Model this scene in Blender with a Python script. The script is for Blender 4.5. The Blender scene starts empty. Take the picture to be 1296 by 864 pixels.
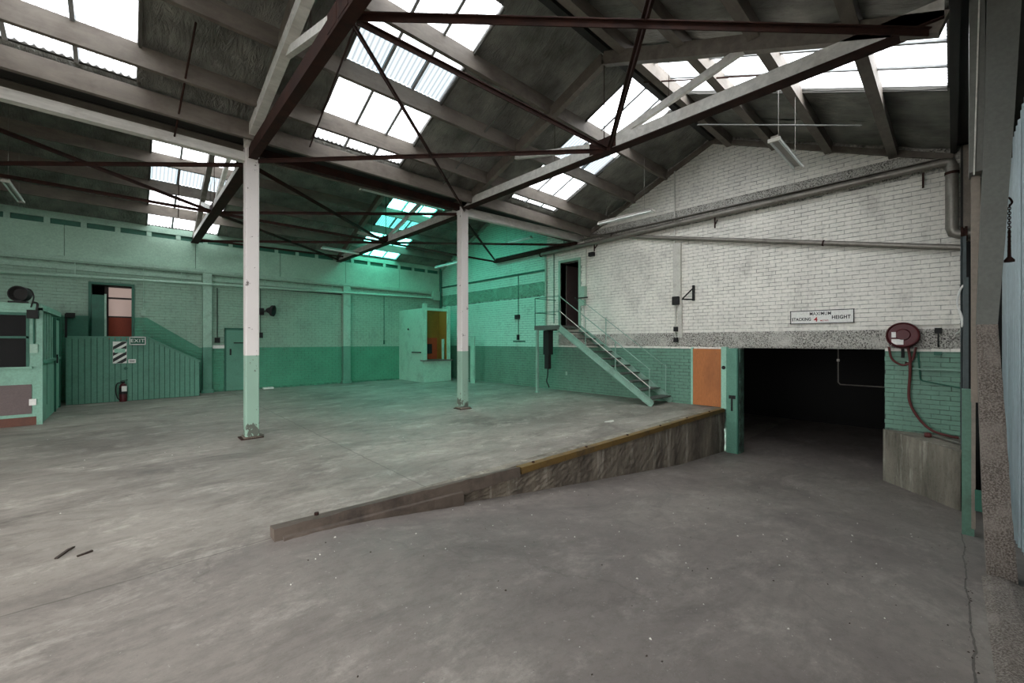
import bpy, math, random
from mathutils import Vector, Matrix
random.seed(7)
C = bpy.context.scene
COL = C.collection
PI = math.pi

# ------------------------------------------------------------------ camera
cam = bpy.data.cameras.new('camera'); cam.sensor_width = 36; cam.lens = 521/1296*36
cam.clip_start = .05
camo = bpy.data.objects.new('camera', cam); COL.objects.link(camo)
camo.location = (0, 0, 1.6); camo.rotation_euler = (PI/2, 0, math.radians(46.9-90))
C.camera = camo
# ------------------------------------------------------------------ sky and exposure
SKY = 3.6
w = bpy.data.worlds.new('overcast_sky'); C.world = w; w.use_nodes = True
nt = w.node_tree; bg = nt.nodes['Background']
bg.inputs['Color'].default_value = (1, .985, .985, 1); bg.inputs['Strength'].default_value = SKY
C.view_settings.view_transform = 'Standard'; C.view_settings.look = 'None'
C.view_settings.gamma = 1; C.view_settings.exposure = 1.6
C.cycles.max_bounces = 10; C.cycles.diffuse_bounces = 6; C.cycles.transparent_max_bounces = 12
C.cycles.sample_clamp_indirect = 6; C.cycles.use_denoising = True; C.cycles.caustics_reflective = False

# ------------------------------------------------------------------ roof shape
PITCH = .425; RZ = 6.6
def rz(y):
    c = 4 if y < 8 else 12
    return RZ-PITCH*abs(y-c)
# skylights: x0, x1, y0, y1, tint
WHITE, TEAL = 0, 1
SKYL = [(-1.62, .11, 4.45, 7.58, WHITE), (2.35, 4.0, 4.45, 7.58, WHITE), (6.93, 8.6, 4.12, 7.5, WHITE),
        (-6.2, -4.6, 4.45, 7.58, WHITE),
        (-1.62, .11, .3, 3.55, WHITE), (2.35, 4.0, .3, 3.55, WHITE), (6.1, 7.98, .04, 3.62, WHITE),  # first two are out of view, added to light the foreground
        (.43, 2.1, 12.45, 15.97, WHITE), (6.45, 8.2, 12.4, 15.9, TEAL), 
        (6.45, 8.2, 8.7, 11.6, TEAL), (.43, 2.1, 9.4, 11.6, WHITE)]  # both out of view, added for extra light in the far bay
def portal(x0, x1, y0, y1, i):
    l = bpy.data.lights.new('skylight_portal', 'AREA'); l.shape = 'RECTANGLE'
    c = (y0+y1)/2; up = -1 if (c % 8) > 4 else 1
    l.size = x1-x0; l.size_y = (y1-y0)*math.hypot(1, PITCH)
    l.cycles.is_portal = True
    o = bpy.data.objects.new('skylight_portal', l); COL.objects.link(o)
    o.location = ((x0+x1)/2, c, rz(c)+.16); o.rotation_euler = (math.atan(PITCH)*up, 0, 0)
for i, s in enumerate(SKYL): portal(*s[:4], i)
def door_portal(loc, sx, sy, rot):
    l = bpy.data.lights.new('doorway_portal', 'AREA'); l.shape = 'RECTANGLE'; l.size = sx; l.size_y = sy; l.cycles.is_portal = True
    o = bpy.data.objects.new('doorway_portal', l); COL.objects.link(o); o.location = loc; o.rotation_euler = rot
# two unseen door openings added for more daylight: behind the camera and in the left wall
LD = (-6.0, -1.6, 4.0); LW = (1.0, 6.6, 4.2)
door_portal(((LD[0]+LD[1])/2, -1.32, LD[2]/2), LD[1]-LD[0], LD[2], (-PI/2, 0, PI))
door_portal((-7.72, (LW[0]+LW[1])/2, LW[2]/2), LW[1]-LW[0], LW[2], (PI/2, 0, -PI/2))

# ------------------------------------------------------------------ materials
def s2l(c): return tuple(((v/255+.055)/1.055)**2.4 if v > 10 else v/255/12.92 for v in c)
class NT:
    def __init__(s, name):
        s.m = bpy.data.materials.new(name); s.m.use_nodes = True; s.t = s.m.node_tree; s.n = s.t.nodes
        s.p = s.n['Principled BSDF']; s.out = s.n['Material Output']
    def new(s, k, **kw):
        n = s.n.new(k)
        for a, b in kw.items(): setattr(n, a, b)
        return n
    def link(s, a, b): s.t.links.new(a, b)
    def pos(s):
        if not hasattr(s, '_p'): s._p = s.new('ShaderNodeNewGeometry').outputs['Position']
        return s._p
    def sep(s):
        if not hasattr(s, '_s'):
            n = s.new('ShaderNodeSeparateXYZ'); s.link(s.pos(), n.inputs[0]); s._s = n.outputs
        return s._s
    def math(s, op, a, b=None, c=None, clamp=False):
        n = s.new('ShaderNodeMath', operation=op); n.use_clamp = clamp
        for i, v in enumerate((a, b, c)):
            if v is None: continue
            if isinstance(v, (int, float)): n.inputs[i].default_value = v
            else: s.link(v, n.inputs[i])
        return n.outputs[0]
    def noise(s, scale, detail=4, rough=.55, vec=None, stretch=None, dist=0):
        v = vec or s.pos()
        if stretch:
            mp = s.new('ShaderNodeMapping'); mp.inputs['Scale'].default_value = stretch
            s.link(v, mp.inputs['Vector']); v = mp.outputs[0]
        n = s.new('ShaderNodeTexNoise'); n.inputs['Scale'].default_value = scale
        n.inputs['Detail'].default_value = detail; n.inputs['Roughness'].default_value = rough
        n.inputs['Distortion'].default_value = dist
        s.link(v, n.inputs['Vector']); return n.outputs['Fac']
    def ramp(s, f, a, b):
        n = s.new('ShaderNodeMapRange'); n.inputs['From Min'].default_value = a; n.inputs['From Max'].default_value = b
        s.link(f, n.inputs['Value']); return n.outputs[0]
    def mix(s, f, a, b, mode='MIX'):
        n = s.new('ShaderNodeMix', data_type='RGBA', blend_type=mode)
        for i, v in ((0, f), (6, a), (7, b)):
            if isinstance(v, (int, float)): n.inputs[i].default_value = v
            elif isinstance(v, tuple): n.inputs[i].default_value = (*v[:3], 1)
            else: s.link(v, n.inputs[i])
        return n.outputs[2]
    def color(s, c):
        if isinstance(c, tuple): s.p.inputs['Base Color'].default_value = (*c, 1)
        else: s.link(c, s.p.inputs['Base Color'])
    def bump(s, h, strength=.4, dist=.01):
        n = s.new('ShaderNodeBump'); n.inputs['Strength'].default_value = strength; n.inputs['Distance'].default_value = dist
        s.link(h, n.inputs['Height']); s.link(n.outputs[0], s.p.inputs['Normal'])
def worn(name, col, rough=.6, dirt=(60, 55, 48), amount=.5, scale=3, fine=30, metallic=0, stretch=None, bump=.3):
    """one colour, blotchy dirt and fine grain"""
    t = NT(name); c = s2l(col)
    f = t.ramp(t.noise(scale, 6, .65, stretch=stretch), .5, .75)
    f = t.math('MULTIPLY', f, amount)
    g = t.noise(fine, 3, stretch=stretch)
    c2 = t.mix(t.ramp(g, .3, .7), tuple(v*.88 for v in c), tuple(min(1, v*1.1) for v in c))
    t.color(t.mix(f, c2, s2l(dirt)))
    t.p.inputs['Roughness'].default_value = rough; t.p.inputs['Metallic'].default_value = metallic
    if bump: t.bump(g, bump, .004)
    return t.m

DADO = (104, 146, 126)
def brick_paint(name, upper, far=None, dado=DADO, fancy=False, dark=1.0):
    t = NT(name); S = t.sep()
    up = t.mix(t.ramp(t.noise(1.1, 5, .6), .35, .75), s2l(upper), tuple(v*.78 for v in s2l(upper)))
    if far: up = t.mix(t.math('GREATER_THAN', S[1], 9.46), up, s2l(far))
    if fancy:   # dado follows the stair on the back wall
        h = t.math('MULTIPLY_ADD', t.math('SUBTRACT', S[0], .43), -.72, 2.29)
        h = t.math('MAXIMUM', t.math('MINIMUM', h, 2.29), 1.4)
    else: h = 1.42
    wob = t.math('MULTIPLY_ADD', t.noise(9, 2), .012, -.006)
    f = t.math('LESS_THAN', t.math('ADD', S[2], wob), h)
    dl = t.mix(t.ramp(t.noise(1.7, 5, .6), .3, .8), s2l(dado), tuple(v*.72 for v in s2l(dado)))
    c = t.mix(f, up, dl)
    # chips and sooty grime
    chip = t.math('GREATER_THAN', t.noise(26, 5, .7), .69)
    c = t.mix(t.math('MULTIPLY', chip, .55), c, s2l((70, 64, 58)))
    gr = t.ramp(t.noise(2.6, 8, .75, stretch=(1, 1, .5)), .54, .8)
    c = t.mix(t.math('MULTIPLY', gr, .45), c, s2l((78, 74, 66)))
    c = t.mix(t.math('MULTIPLY', t.ramp(t.noise(14, 4, .7), .45, .75), .18), c, s2l((60, 58, 52)))
    if dark < 1: c = t.mix(t.math('MULTIPLY', t.ramp(t.noise(7, 4, .7), .3, .62), 1.15*(1-dark), clamp=True), c, (.012, .012, .011))
    t.color(c); t.p.inputs['Roughness'].default_value = .55
    t.bump(t.noise(70, 4), .35, .004)
    return t.m
WALLW = (236, 232, 222); MINT = (168, 212, 194)
M = {}
M['brick_r'] = brick_paint('painted_brick_right', WALLW, MINT)
M['joint_r'] = brick_paint('painted_joint_right', WALLW, MINT, dark=.25)
M['brick_b'] = brick_paint('painted_brick_back', (140, 172, 152), None, dado=(74, 148, 118), fancy=True)
M['joint_b'] = brick_paint('painted_joint_back', (140, 172, 152), None, dado=(74, 148, 118), fancy=True, dark=.55)
def roughcast(name, a, b, far=None, thr=.5, sc=44):
    t = NT(name); n = t.noise(sc, 5, .75); S = t.sep()
    f = t.ramp(n, thr-.06, thr+.05)
    f = t.math('MULTIPLY', f, t.ramp(t.noise(3, 3), .25, .5))
    aa = s2l(a)
    if far: aa = t.mix(t.math('GREATER_THAN', S[1], 9.46), aa, s2l(far))
    t.color(t.mix(f, aa, s2l(b))); t.p.inputs['Roughness'].default_value = .9
    t.bump(n, .9, .02); return t.m
M['band'] = roughcast('rough_concrete_band', (196, 193, 184), (52, 48, 44), (120, 175, 150), .53)
M['pillar'] = roughcast('roughcast_pillar', (152, 142, 133), (96, 86, 78), None, .5, 75)

def concrete_floor():
    t = NT('worn_concrete_floor')
    big = t.noise(.5, 8, .66, stretch=(.75, 1.2, 1), dist=.5)
    c = t.mix(t.ramp(big, .34, .66), s2l((114, 106, 99)), s2l((154, 146, 136)))
    st = t.noise(1.7, 10, .78, stretch=(.7, 1.25, 1), dist=.4)
    c = t.mix(t.math('MULTIPLY', t.ramp(st, .52, .66), .7), c, s2l((186, 178, 167)))
    dk = t.noise(1.0, 9, .76, stretch=(.6, 1.2, 1), dist=.7)
    c = t.mix(t.math('MULTIPLY', t.ramp(dk, .5, .7), .8), c, s2l((70, 64, 58)))
    # the ramp is mixed darker than the raised floor
    S = t.sep()
    rampf = t.math('MULTIPLY', t.math('LESS_THAN', S[1], 3.76), t.ramp(S[0], -2.0, 2.2))
    c = t.mix(t.math('MULTIPLY', rampf, .55), c, s2l((90, 82, 80)))
    c = t.mix(t.math('MULTIPLY', t.ramp(t.noise(9, 8, .8, stretch=(.7, 1.2, 1)), .46, .64), .35), c, s2l((74, 68, 62)))
    spk = t.noise(60, 4, .7)
    c = t.mix(t.math('MULTIPLY', t.ramp(spk, .6, .75), .5), c, s2l((60, 57, 53)))
    c = t.mix(t.math('MULTIPLY', t.ramp(t.noise(24, 5, .8), .64, .7), .6), c, s2l((200, 197, 188)))
    # scratches
    v = t.new('ShaderNodeTexVoronoi', feature='DISTANCE_TO_EDGE'); v.inputs['Scale'].default_value = .55
    mp = t.new('ShaderNodeMapping'); mp.inputs['Scale'].default_value = (1, 1.6, .2)
    nz = t.new('ShaderNodeTexNoise'); nz.inputs['Scale'].default_value = 1.5; nz.inputs['Detail'].default_value = 5
    t.link(t.pos(), nz.inputs['Vector'])
    va = t.new('ShaderNodeVectorMath', operation='ADD'); t.link(t.pos(), va.inputs[0]); t.link(nz.outputs['Color'], va.inputs[1])
    t.link(va.outputs[0], mp.inputs[0]); t.link(mp.outputs[0], v.inputs['Vector'])
    cr = t.math('LESS_THAN', v.outputs['Distance'], .006)
    cr = t.math('MULTIPLY', cr, t.ramp(t.noise(.8, 2), .45, .6))
    c = t.mix(t.math('MULTIPLY', cr, .2), c, s2l((60, 56, 50)))
    def line(coord, at, w, a, b, other, f0):
        d = t.math('ABSOLUTE', t.math('SUBTRACT', coord, at)); d = t.math('LESS_THAN', d, w)
        e = t.math('MULTIPLY', t.math('GREATER_THAN', other, a), t.math('LESS_THAN', other, b))
        return t.math('MULTIPLY', t.math('MULTIPLY', d, e), f0)
    wy = t.math('MULTIPLY_ADD', t.noise(2.5, 3), .08, -.04)
    wyv = t.math('ADD', S[1], wy)
    c = t.mix(line(wyv, 3.78, .008, -9, .9, S[0], .5), c, s2l((52, 47, 43)))
    c = t.mix(line(wyv, -.09, .006, -9, 7.7, S[0], .7), c, s2l((50, 44, 40)))
    for yy in (7.4, 11.6): c = t.mix(line(wyv, yy, .01, -9, 10.4, S[0], .4), c, s2l((60, 55, 50)))
    for xx in (-2.2, 2.4, 6.6): c = t.mix(line(t.math('ADD', S[0], wy), xx, .01, 3.8, 16, S[1], .4), c, s2l((60, 55, 50)))
    t.color(c)
    t.link(t.ramp(t.noise(2.2, 4), .2, .8), t.p.inputs['Roughness'])
    r = t.new('ShaderNodeMapRange'); r.inputs['To Min'].default_value = .42; r.inputs['To Max'].default_value = .75
    t.link(t.noise(1.8, 5), r.inputs['Value']); t.link(r.outputs[0], t.p.inputs['Roughness'])
    t.bump(t.noise(45, 6, .7), .25, .006); return t.m
M['floor'] = concrete_floor()

def old_concrete(name, a, b, c3):
    t = NT(name)
    c = t.mix(t.ramp(t.noise(2.2, 7, .7, stretch=(1, 1, .25)), .38, .66), s2l(a), s2l(b))
    c = t.mix(t.math('MULTIPLY', t.ramp(t.noise(3, 6, .7, stretch=(1.4, 1.4, .18)), .56, .68), .7), c, s2l(c3))
    c = t.mix(t.math('MULTIPLY', t.ramp(t.noise(22, 6, .75), .55, .7), .5), c, s2l((40, 37, 33)))
    t.color(c); t.p.inputs['Roughness'].default_value = .85; t.bump(t.noise(18, 7, .7), .6, .02); return t.m
M['ramp_wall'] = old_concrete('stained_ramp_concrete', (126, 116, 102), (70, 61, 53), (172, 164, 152))
M['plinth'] = old_concrete('stained_plinth_concrete', (140, 133, 120), (84, 78, 68), (186, 180, 166))

def foil():
    t = NT('crinkled_foil_insulation')
    n = t.noise(5, 7, .66, stretch=(2.2, .6, .6), dist=1.6); n2 = t.noise(2, 3)
    c = t.mix(t.ramp(n2, .3, .7), s2l((120, 120, 113)), s2l((176, 175, 166)))
    c = t.mix(t.math('MULTIPLY', t.ramp(t.noise(4, 7, .75, stretch=(1.5, .6, .6), dist=1), .5, .72), .45), c, s2l((66, 62, 56)))  # wrinkle contrast painted into the colour as darker crease shading
    t.color(c); t.p.inputs['Metallic'].default_value = .6; t.p.inputs['Roughness'].default_value = .38
    t.bump(n, 1.0, .16); return t.m
M['foil'] = foil(); 
M['deck'] = worn('dark_roof_deck', (70, 68, 62))
def timber(name, col, dirt, amt=.6):
    t = NT(name)
    g = t.noise(9, 6, .7, stretch=(.25, 1, 1), dist=.6)
    c = t.mix(t.ramp(g, .3, .72), s2l(col), tuple(v*.62 for v in s2l(col)))
    c = t.mix(t.math('MULTIPLY', t.ramp(t.noise(1.7, 6, .7), .48, .72), amt), c, s2l(dirt))
    t.color(c); t.p.inputs['Roughness'].default_value = .7; t.bump(g, .3, .006); return t.m
M['purlin'] = timber('grey_purlin_timber', (122, 113, 103), (66, 52, 44))
M['white_timber'] = timber('whitewashed_timber', (222, 219, 212), (150, 138, 126), .4)
M['dark_timber'] = timber('dark_gutter_timber', (44, 42, 38), (20, 19, 18))
M['kerb_wood'] = timber('weathered_kerb_timber', (92, 80, 70), (38, 31, 27), 1)
def rust():
    t = NT('rusty_painted_steel')
    c = t.mix(t.ramp(t.noise(6, 6, .7), .35, .65), s2l((36, 22, 18)), s2l((58, 34, 26)))
    c = t.mix(t.math('MULTIPLY', t.ramp(t.noise(3, 5), .5, .7), .6), c, s2l((24, 18, 16)))
    t.color(c); t.p.inputs['Roughness'].default_value = .8; t.p.inputs['Specular IOR Level'].default_value = .2; return t.m
M['rust'] = rust()
def column_paint():
    t = NT('two_tone_column_paint'); S = t.sep()
    f = t.math('LESS_THAN', S[2], 1.37)
    c = t.mix(f, s2l((212, 206, 202)), s2l((136, 166, 148)))
    c = t.mix(t.math('MULTIPLY', t.math('GREATER_THAN', t.noise(11, 6, .75), .66), .8), c, s2l((86, 72, 62)))
    low = t.ramp(S[2], .5, -.05)
    c = t.mix(t.math('MULTIPLY', t.math('GREATER_THAN', t.math('ADD', t.noise(8, 5, .7), t.math('MULTIPLY', low, .22)), .66), .8), c, s2l((64, 52, 46)))
    t.color(c); t.p.inputs['Roughness'].default_value = .6; t.bump(t.noise(14, 5), .3, .01); return t.m
M['column'] = column_paint()
M['green'] = worn('green_painted_boards', (88, 138, 118), dirt=(60, 100, 84), amount=.5, scale=2)
M['post_green'] = worn('faded_green_post', (82, 118, 100), dirt=(58, 70, 60), amount=.6)
M['hut_green'] = worn('hut_green_paint', (122, 166, 146), dirt=(84, 112, 98), amount=.6, scale=2)
M['green_dark'] = worn('dark_green_paint', (36, 92, 74), dirt=(20, 50, 42))
M['green_pale'] = worn('pale_mint_panel', (148, 194, 172), dirt=(104, 128, 112), amount=.6, scale=2)
M['mint_fascia'] = worn('mint_fascia_paint', (152, 184, 164), dirt=(118, 142, 126), amount=.6, scale=1.2)
M['mint_trim'] = worn('mint_trim_paint', (148, 178, 160), dirt=(96, 112, 100), amount=.5, scale=4)
M['white'] = worn('off_white_paint', (200, 197, 188), dirt=(120, 112, 102), amount=.5, scale=5)
M['grey_paint'] = worn('grey_pipe_paint', (128, 123, 115), dirt=(74, 66, 60), amount=.7, scale=4, rough=.38, metallic=.35)
M['beige'] = worn('beige_sheet', (128, 118, 106), dirt=(96, 86, 76), amount=.5)
M['steel_grey'] = worn('dull_grey_steel', (96, 97, 91), dirt=(76, 72, 66), amount=.5, rough=.6)
M['steel_blue'] = worn('dark_blue_grey_steel', (60, 70, 70), dirt=(34, 38, 38), amount=.6)
M['stair_green'] = worn('pale_green_stair_steel', (128, 162, 146), dirt=(90, 104, 94), amount=.5)
M['tread'] = worn('scuffed_tread_steel', (84, 88, 82), dirt=(48, 46, 42), amount=.6)
M['black'] = worn('dull_black', (26, 26, 25), dirt=(40, 37, 33), amount=.4, rough=.85)
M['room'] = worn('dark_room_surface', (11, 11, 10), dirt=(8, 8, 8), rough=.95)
M['dark'] = worn('unlit_black', (12, 12, 12), dirt=(8, 8, 8), rough=.9)  # black stands in for shade in the recess, landing room and office window
M['red'] = worn('dark_red_paint', (74, 8, 15), dirt=(52, 8, 13), amount=.5, rough=.5, bump=0)
M['hose'] = worn('faded_red_hose', (88, 38, 34), dirt=(60, 28, 25), amount=.5)
M['ply'] = worn('orange_plywood', (172, 104, 54), dirt=(128, 76, 40), amount=.6, scale=2, stretch=(1, 1, .3))
M['yellow'] = worn('worn_yellow_edge_paint', (106, 82, 38), dirt=(58, 49, 38), amount=1, scale=5)
M['ochre'] = worn('ochre_interior_board', (134, 92, 26), dirt=(104, 70, 20), amount=.5)
M['rustdoor'] = worn('red_brown_panel', (160, 62, 30), dirt=(112, 42, 22), amount=.5)
M['taupe'] = worn('taupe_patch_board', (92, 78, 76), dirt=(72, 62, 60), amount=.5)
M['brown'] = worn('red_brown_skirting', (86, 44, 24), dirt=(60, 32, 20), amount=.6)
M['paper'] = worn('white_paper', (225, 224, 218), dirt=(200, 196, 186), amount=.3, bump=0)
M['ink'] = worn('black_ink', (18, 18, 18), amount=0, bump=0)
M['redink'] = worn('red_ink', (165, 25, 30), amount=0, bump=0)
M['tube'] = worn('unlit_tube_glass', (225, 228, 224), amount=.1, rough=.25, bump=0)
M['galv'] = worn('bluish_galvanised_iron', (176, 190, 196), dirt=(134, 146, 150), amount=.6, scale=3, stretch=(3, 3, .4), rough=.45, metallic=.15)
M['plaster'] = worn('plaster_crumbs', (205, 202, 192), amount=.2)
M['stick'] = worn('dark_bark', (48, 34, 26), amount=.3)
def pane_mat(name, col, tcol):
    t = NT(name)
    tr = t.new('ShaderNodeBsdfTransparent'); tl = t.new('ShaderNodeBsdfTranslucent')
    S = t.sep()
    n = t.noise(5, 6, .7, stretch=(6, .5, .5))
    # corrugation shading painted into the troughs as dark lines, plus dirt at the lower ends
    tr_ = t.math('SINE', t.math('MULTIPLY', S[0], 2*PI/.076))
    ym = t.math('MODULO', t.math('ADD', S[1], 16.0), 8.0)
    low = t.math('MAXIMUM', t.ramp(ym, 6.2, 7.3), t.ramp(ym, 1.6, .2))
    old = t.math('MULTIPLY', t.math('GREATER_THAN', ym, 5.55), t.math('LESS_THAN', ym, 6.12))
    cover = t.math('ADD', t.math('MULTIPLY', low, .75), t.math('MULTIPLY', t.ramp(n, .5, .7), .5), clamp=True)
    f = t.math('MULTIPLY', cover, t.ramp(tr_, .35, .95))
    c = t.mix(f, tcol, tuple(v*.05 for v in tcol))
    fo = t.math('MULTIPLY', old, t.ramp(tr_, -1.2, 1.4))
    c = t.mix(old, c, t.mix(t.ramp(tr_, -.2, .8), (tcol[0]*.16, tcol[1]*.22, tcol[2]*.24), (tcol[0]*.02, tcol[1]*.03, tcol[2]*.035)))
    tl.inputs['Color'].default_value = (*col, 1)
    cl = t.mix(t.math('MAXIMUM', t.math('MULTIPLY', f, .9), t.math('MULTIPLY', old, .86)), col, tuple(v*.04 for v in col))
    t.link(cl, tl.inputs['Color'])
    t.link(c, tr.inputs['Color'])
    mx = t.new('ShaderNodeMixShader'); mx.inputs[0].default_value = .45
    t.link(tr.outputs[0], mx.inputs[1]); t.link(tl.outputs[0], mx.inputs[2]); t.link(mx.outputs[0], t.out.inputs['Surface'])
    return t.m
M['pane_w'] = pane_mat('white_fibreglass', (.75, .78, .8), (.6, .64, .67))
M['pane_t'] = pane_mat('teal_fibreglass', (.12, .9, .70), (.24, .98, .80))
def glow(name, col, st):
    t = NT(name); t.color(s2l(col)); t.p.inputs['Emission Color'].default_value = (*s2l(col), 1)
    t.p.inputs['Emission Strength'].default_value = st; return t.m
M['lap'] = worn('grey_lap_strip', (150, 152, 152), amount=.5)
M['frost'] = glow('daylit_frosted_glass', (200, 175, 165), .12)

# ------------------------------------------------------------------ mesh helper
class MB:
    def __init__(s): s.v = []; s.f = []
    def add(s, vs, fs):
        b = len(s.v); s.v += [tuple(p) for p in vs]; s.f += [tuple(b+i for i in f) for f in fs]; return s
    def box(s, x0, x1, y0, y1, z0, z1):
        return s.add([(x, y, z) for x in (x0, x1) for y in (y0, y1) for z in (z0, z1)],
                     [(0, 1, 3, 2), (4, 6, 7, 5), (0, 4, 5, 1), (2, 3, 7, 6), (0, 2, 6, 4), (1, 5, 7, 3)])
    def prism(s, pts, axis, a, b):
        """polygon in the plane across `axis` (x: (y,z), y: (x,z), z: (x,y)) from a to b"""
        mk = {'x': lambda p, t: (t, p[0], p[1]), 'y': lambda p, t: (p[0], t, p[1]), 'z': lambda p, t: (p[0], p[1], t)}[axis]
        n = len(pts)
        return s.add([mk(p, a) for p in pts]+[mk(p, b) for p in pts],
                     [tuple(range(n)), tuple(range(2*n-1, n-1, -1))]+[(i, i+n, (i+1) % n+n, (i+1) % n) for i in range(n)])
    def beam(s, p, q, w, h, up=(0, 0, 1)):
        p, q = Vector(p), Vector(q); d = (q-p).normalized(); u = Vector(up)
        if abs(d.dot(u)) > .98: u = Vector((0, 1, 0))
        r = d.cross(u).normalized()*w/2; t = r.cross(d).normalized()*h/2
        vs = [e+a*r+b*t for e in (p, q) for a, b in ((-1, -1), (1, -1), (1, 1), (-1, 1))]
        return s.add(vs, [(3, 2, 1, 0), (4, 5, 6, 7), (0, 1, 5, 4), (1, 2, 6, 5), (2, 3, 7, 6), (3, 0, 4, 7)])
    def tube(s, pts, r, n=10, caps=True):
        pts = [Vector(p) for p in pts]; rs = r if isinstance(r, (list, tuple)) else [r]*len(pts)
        prev = None; b = len(s.v); k = len(pts)
        for i, p in enumerate(pts):
            d = ((pts[min(i+1, k-1)]-p).normalized()+(p-pts[max(i-1, 0)]).normalized()).normalized()
            if prev is None:
                a = Vector((0, 0, 1)) if abs(d.z) < .9 else Vector((1, 0, 0)); u = d.cross(a).normalized()
            else: u = (prev-d*prev.dot(d)).normalized()
            prev = u; v = d.cross(u)
            for j in range(n):
                t = 2*PI*j/n; s.v.append(tuple(p+(u*math.cos(t)+v*math.sin(t))*rs[i]))
        for i in range(k-1):
            for j in range(n):
                s.f.append((b+i*n+j, b+i*n+(j+1) % n, b+(i+1)*n+(j+1) % n, b+(i+1)*n+j))
        if caps: s.f.append(tuple(b+j for j in range(n))[::-1]); s.f.append(tuple(b+(k-1)*n+j for j in range(n)))
        return s
    def lathe(s, prof, c, axis, n=24):
        """profile [(distance along axis, radius)] about `axis` through c"""
        c = Vector(c); d = Vector(axis).normalized()
        return s.tube([c+d*a for a, _ in prof], [max(r, 1e-4) for _, r in prof], n) if False else s._lathe(prof, c, d, n)
    def _lathe(s, prof, c, d, n):
        a = Vector((0, 0, 1)) if abs(d.z) < .9 else Vector((1, 0, 0)); u = d.cross(a).normalized(); v = d.cross(u); b = len(s.v)
        for t, r in prof:
            for j in range(n):
                q = 2*PI*j/n; s.v.append(tuple(c+d*t+(u*math.cos(q)+v*math.sin(q))*max(r, 1e-4)))
        for i in range(len(prof)-1):
            for j in range(n): s.f.append((b+i*n+j, b+i*n+(j+1) % n, b+(i+1)*n+(j+1) % n, b+(i+1)*n+j))
        return s
def arc(pts, seg=8):
    """Catmull-Rom through pts"""
    P = [Vector(p) for p in pts]; P = [P[0]*2-P[1]]+P+[P[-1]*2-P[-2]]; out = []
    for i in range(1, len(P)-2):
        for k in range(seg):
            t = k/seg; a, b, c, d = P[i-1], P[i], P[i+1], P[i+2]
            out.append(.5*((2*b)+(c-a)*t+(2*a-5*b+4*c-d)*t*t+(3*b-a-3*c+d)*t**3))
    return out+[P[-2]]

WL = {}                                                            # world location of every parent
def obj(name, mb, m, parent=None, smooth=False, base=True):
    me = bpy.data.meshes.new(name)
    xs = [v[0] for v in mb.v]; ys = [v[1] for v in mb.v]; zs = [v[2] for v in mb.v]
    c = Vector(((min(xs)+max(xs))/2, (min(ys)+max(ys))/2, min(zs)))
    me.from_pydata([(x-c[0], y-c[1], z-c[2]) for x, y, z in mb.v], [], mb.f)
    me.materials.append(M[m]); me.validate()
    import bmesh
    if len(mb.f) < 60000:
        bm = bmesh.new(); bm.from_mesh(me); bmesh.ops.recalc_face_normals(bm, faces=bm.faces); bm.to_mesh(me); bm.free()
    if smooth: me.polygons.foreach_set('use_smooth', [True]*len(me.polygons)); me.set_sharp_from_angle(angle=.7)
    o = bpy.data.objects.new(name, me); COL.objects.link(o)
    if parent: o.parent = parent; o.location = c-WL[parent.name]
    else: o.location = c
    WL[o.name] = c; return o
def tag(o, label=None, cat=None, group=None, kind=None):
    for k, v in (('label', label), ('category', cat), ('group', group), ('kind', kind)):
        if v: o[k] = v
    return o
def thing(name, label, cat, loc=(0, 0, 0), group=None):
    o = bpy.data.objects.new(name, None); COL.objects.link(o); o.location = loc; o.empty_display_size = .1
    WL[o.name] = Vector(loc); return tag(o, label, cat, group)
def struct(name, mb, m, parent=None, **k):
    o = obj(name, mb, m, parent, **k)
    if not parent: o['kind'] = 'structure'
    return o
def text(name, s, size, loc, rot, m, parent, ext=.002, xs=1.0, off=.006):
    cu = bpy.data.curves.new(name, 'FONT'); cu.body = s; cu.size = size; cu.extrude = ext; cu.align_x = 'CENTER'; cu.align_y = 'CENTER'
    cu.offset = size*off; cu.space_character = 1.08
    t = bpy.data.objects.new('tmp', cu); COL.objects.link(t)
    bpy.context.view_layer.update()
    me = bpy.data.meshes.new_from_object(t.evaluated_get(bpy.context.evaluated_depsgraph_get()))
    bpy.data.objects.remove(t); me.materials.clear(); me.materials.append(M[m])
    me.transform(Matrix.Diagonal((xs, 1, 1, 1)))
    o = bpy.data.objects.new(name, me); COL.objects.link(o); o.rotation_euler = rot
    o.parent = parent; o.location = Vector(loc)-WL[parent.name]; return o

def rampz(x):
    P = [(-99, 0), (.9, 0), (1.15, -.006), (1.4, -.022), (1.65, -.048), (1.9, -.082), (3.9, -.36), (6.4, -.665), (8.1, -.87), (10.5, -1.03), (99, -1.05)]
    for (a, p), (b, q) in zip(P, P[1:]):
        if x <= b: return p+(q-p)*(x-a)/(b-a)

# ================================================================== SETTING
XR = 10.5; YB = 16.0; XL = -7.5; YN = -1.1
# floor: raised slab at z 0 plus the ramp, which runs on into the dark room
f = MB()
f.box(XL, XR+.25, 3.74, YB+.1, -.5, 0); f.box(XL, .9, YN, 3.74, -.5, 0)
xs = [.9, 1.15, 1.4, 1.65, 1.9, 2.4, 3.0, 3.9, 4.7, 5.5, 6.4, 7.2, 8.1, 9.2, 10.5, 12, 16.5]
for a, b in zip(xs, xs[1:]):
    y1 = 3.74 if b <= 10.5 else 6
    f.prism([(a, -1.6), (b, -1.6), (b, rampz(b)), (a, rampz(a))], 'y', YN if b <= 10.5 else -1, y1)
floor = struct('floor', f, 'floor')

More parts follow.
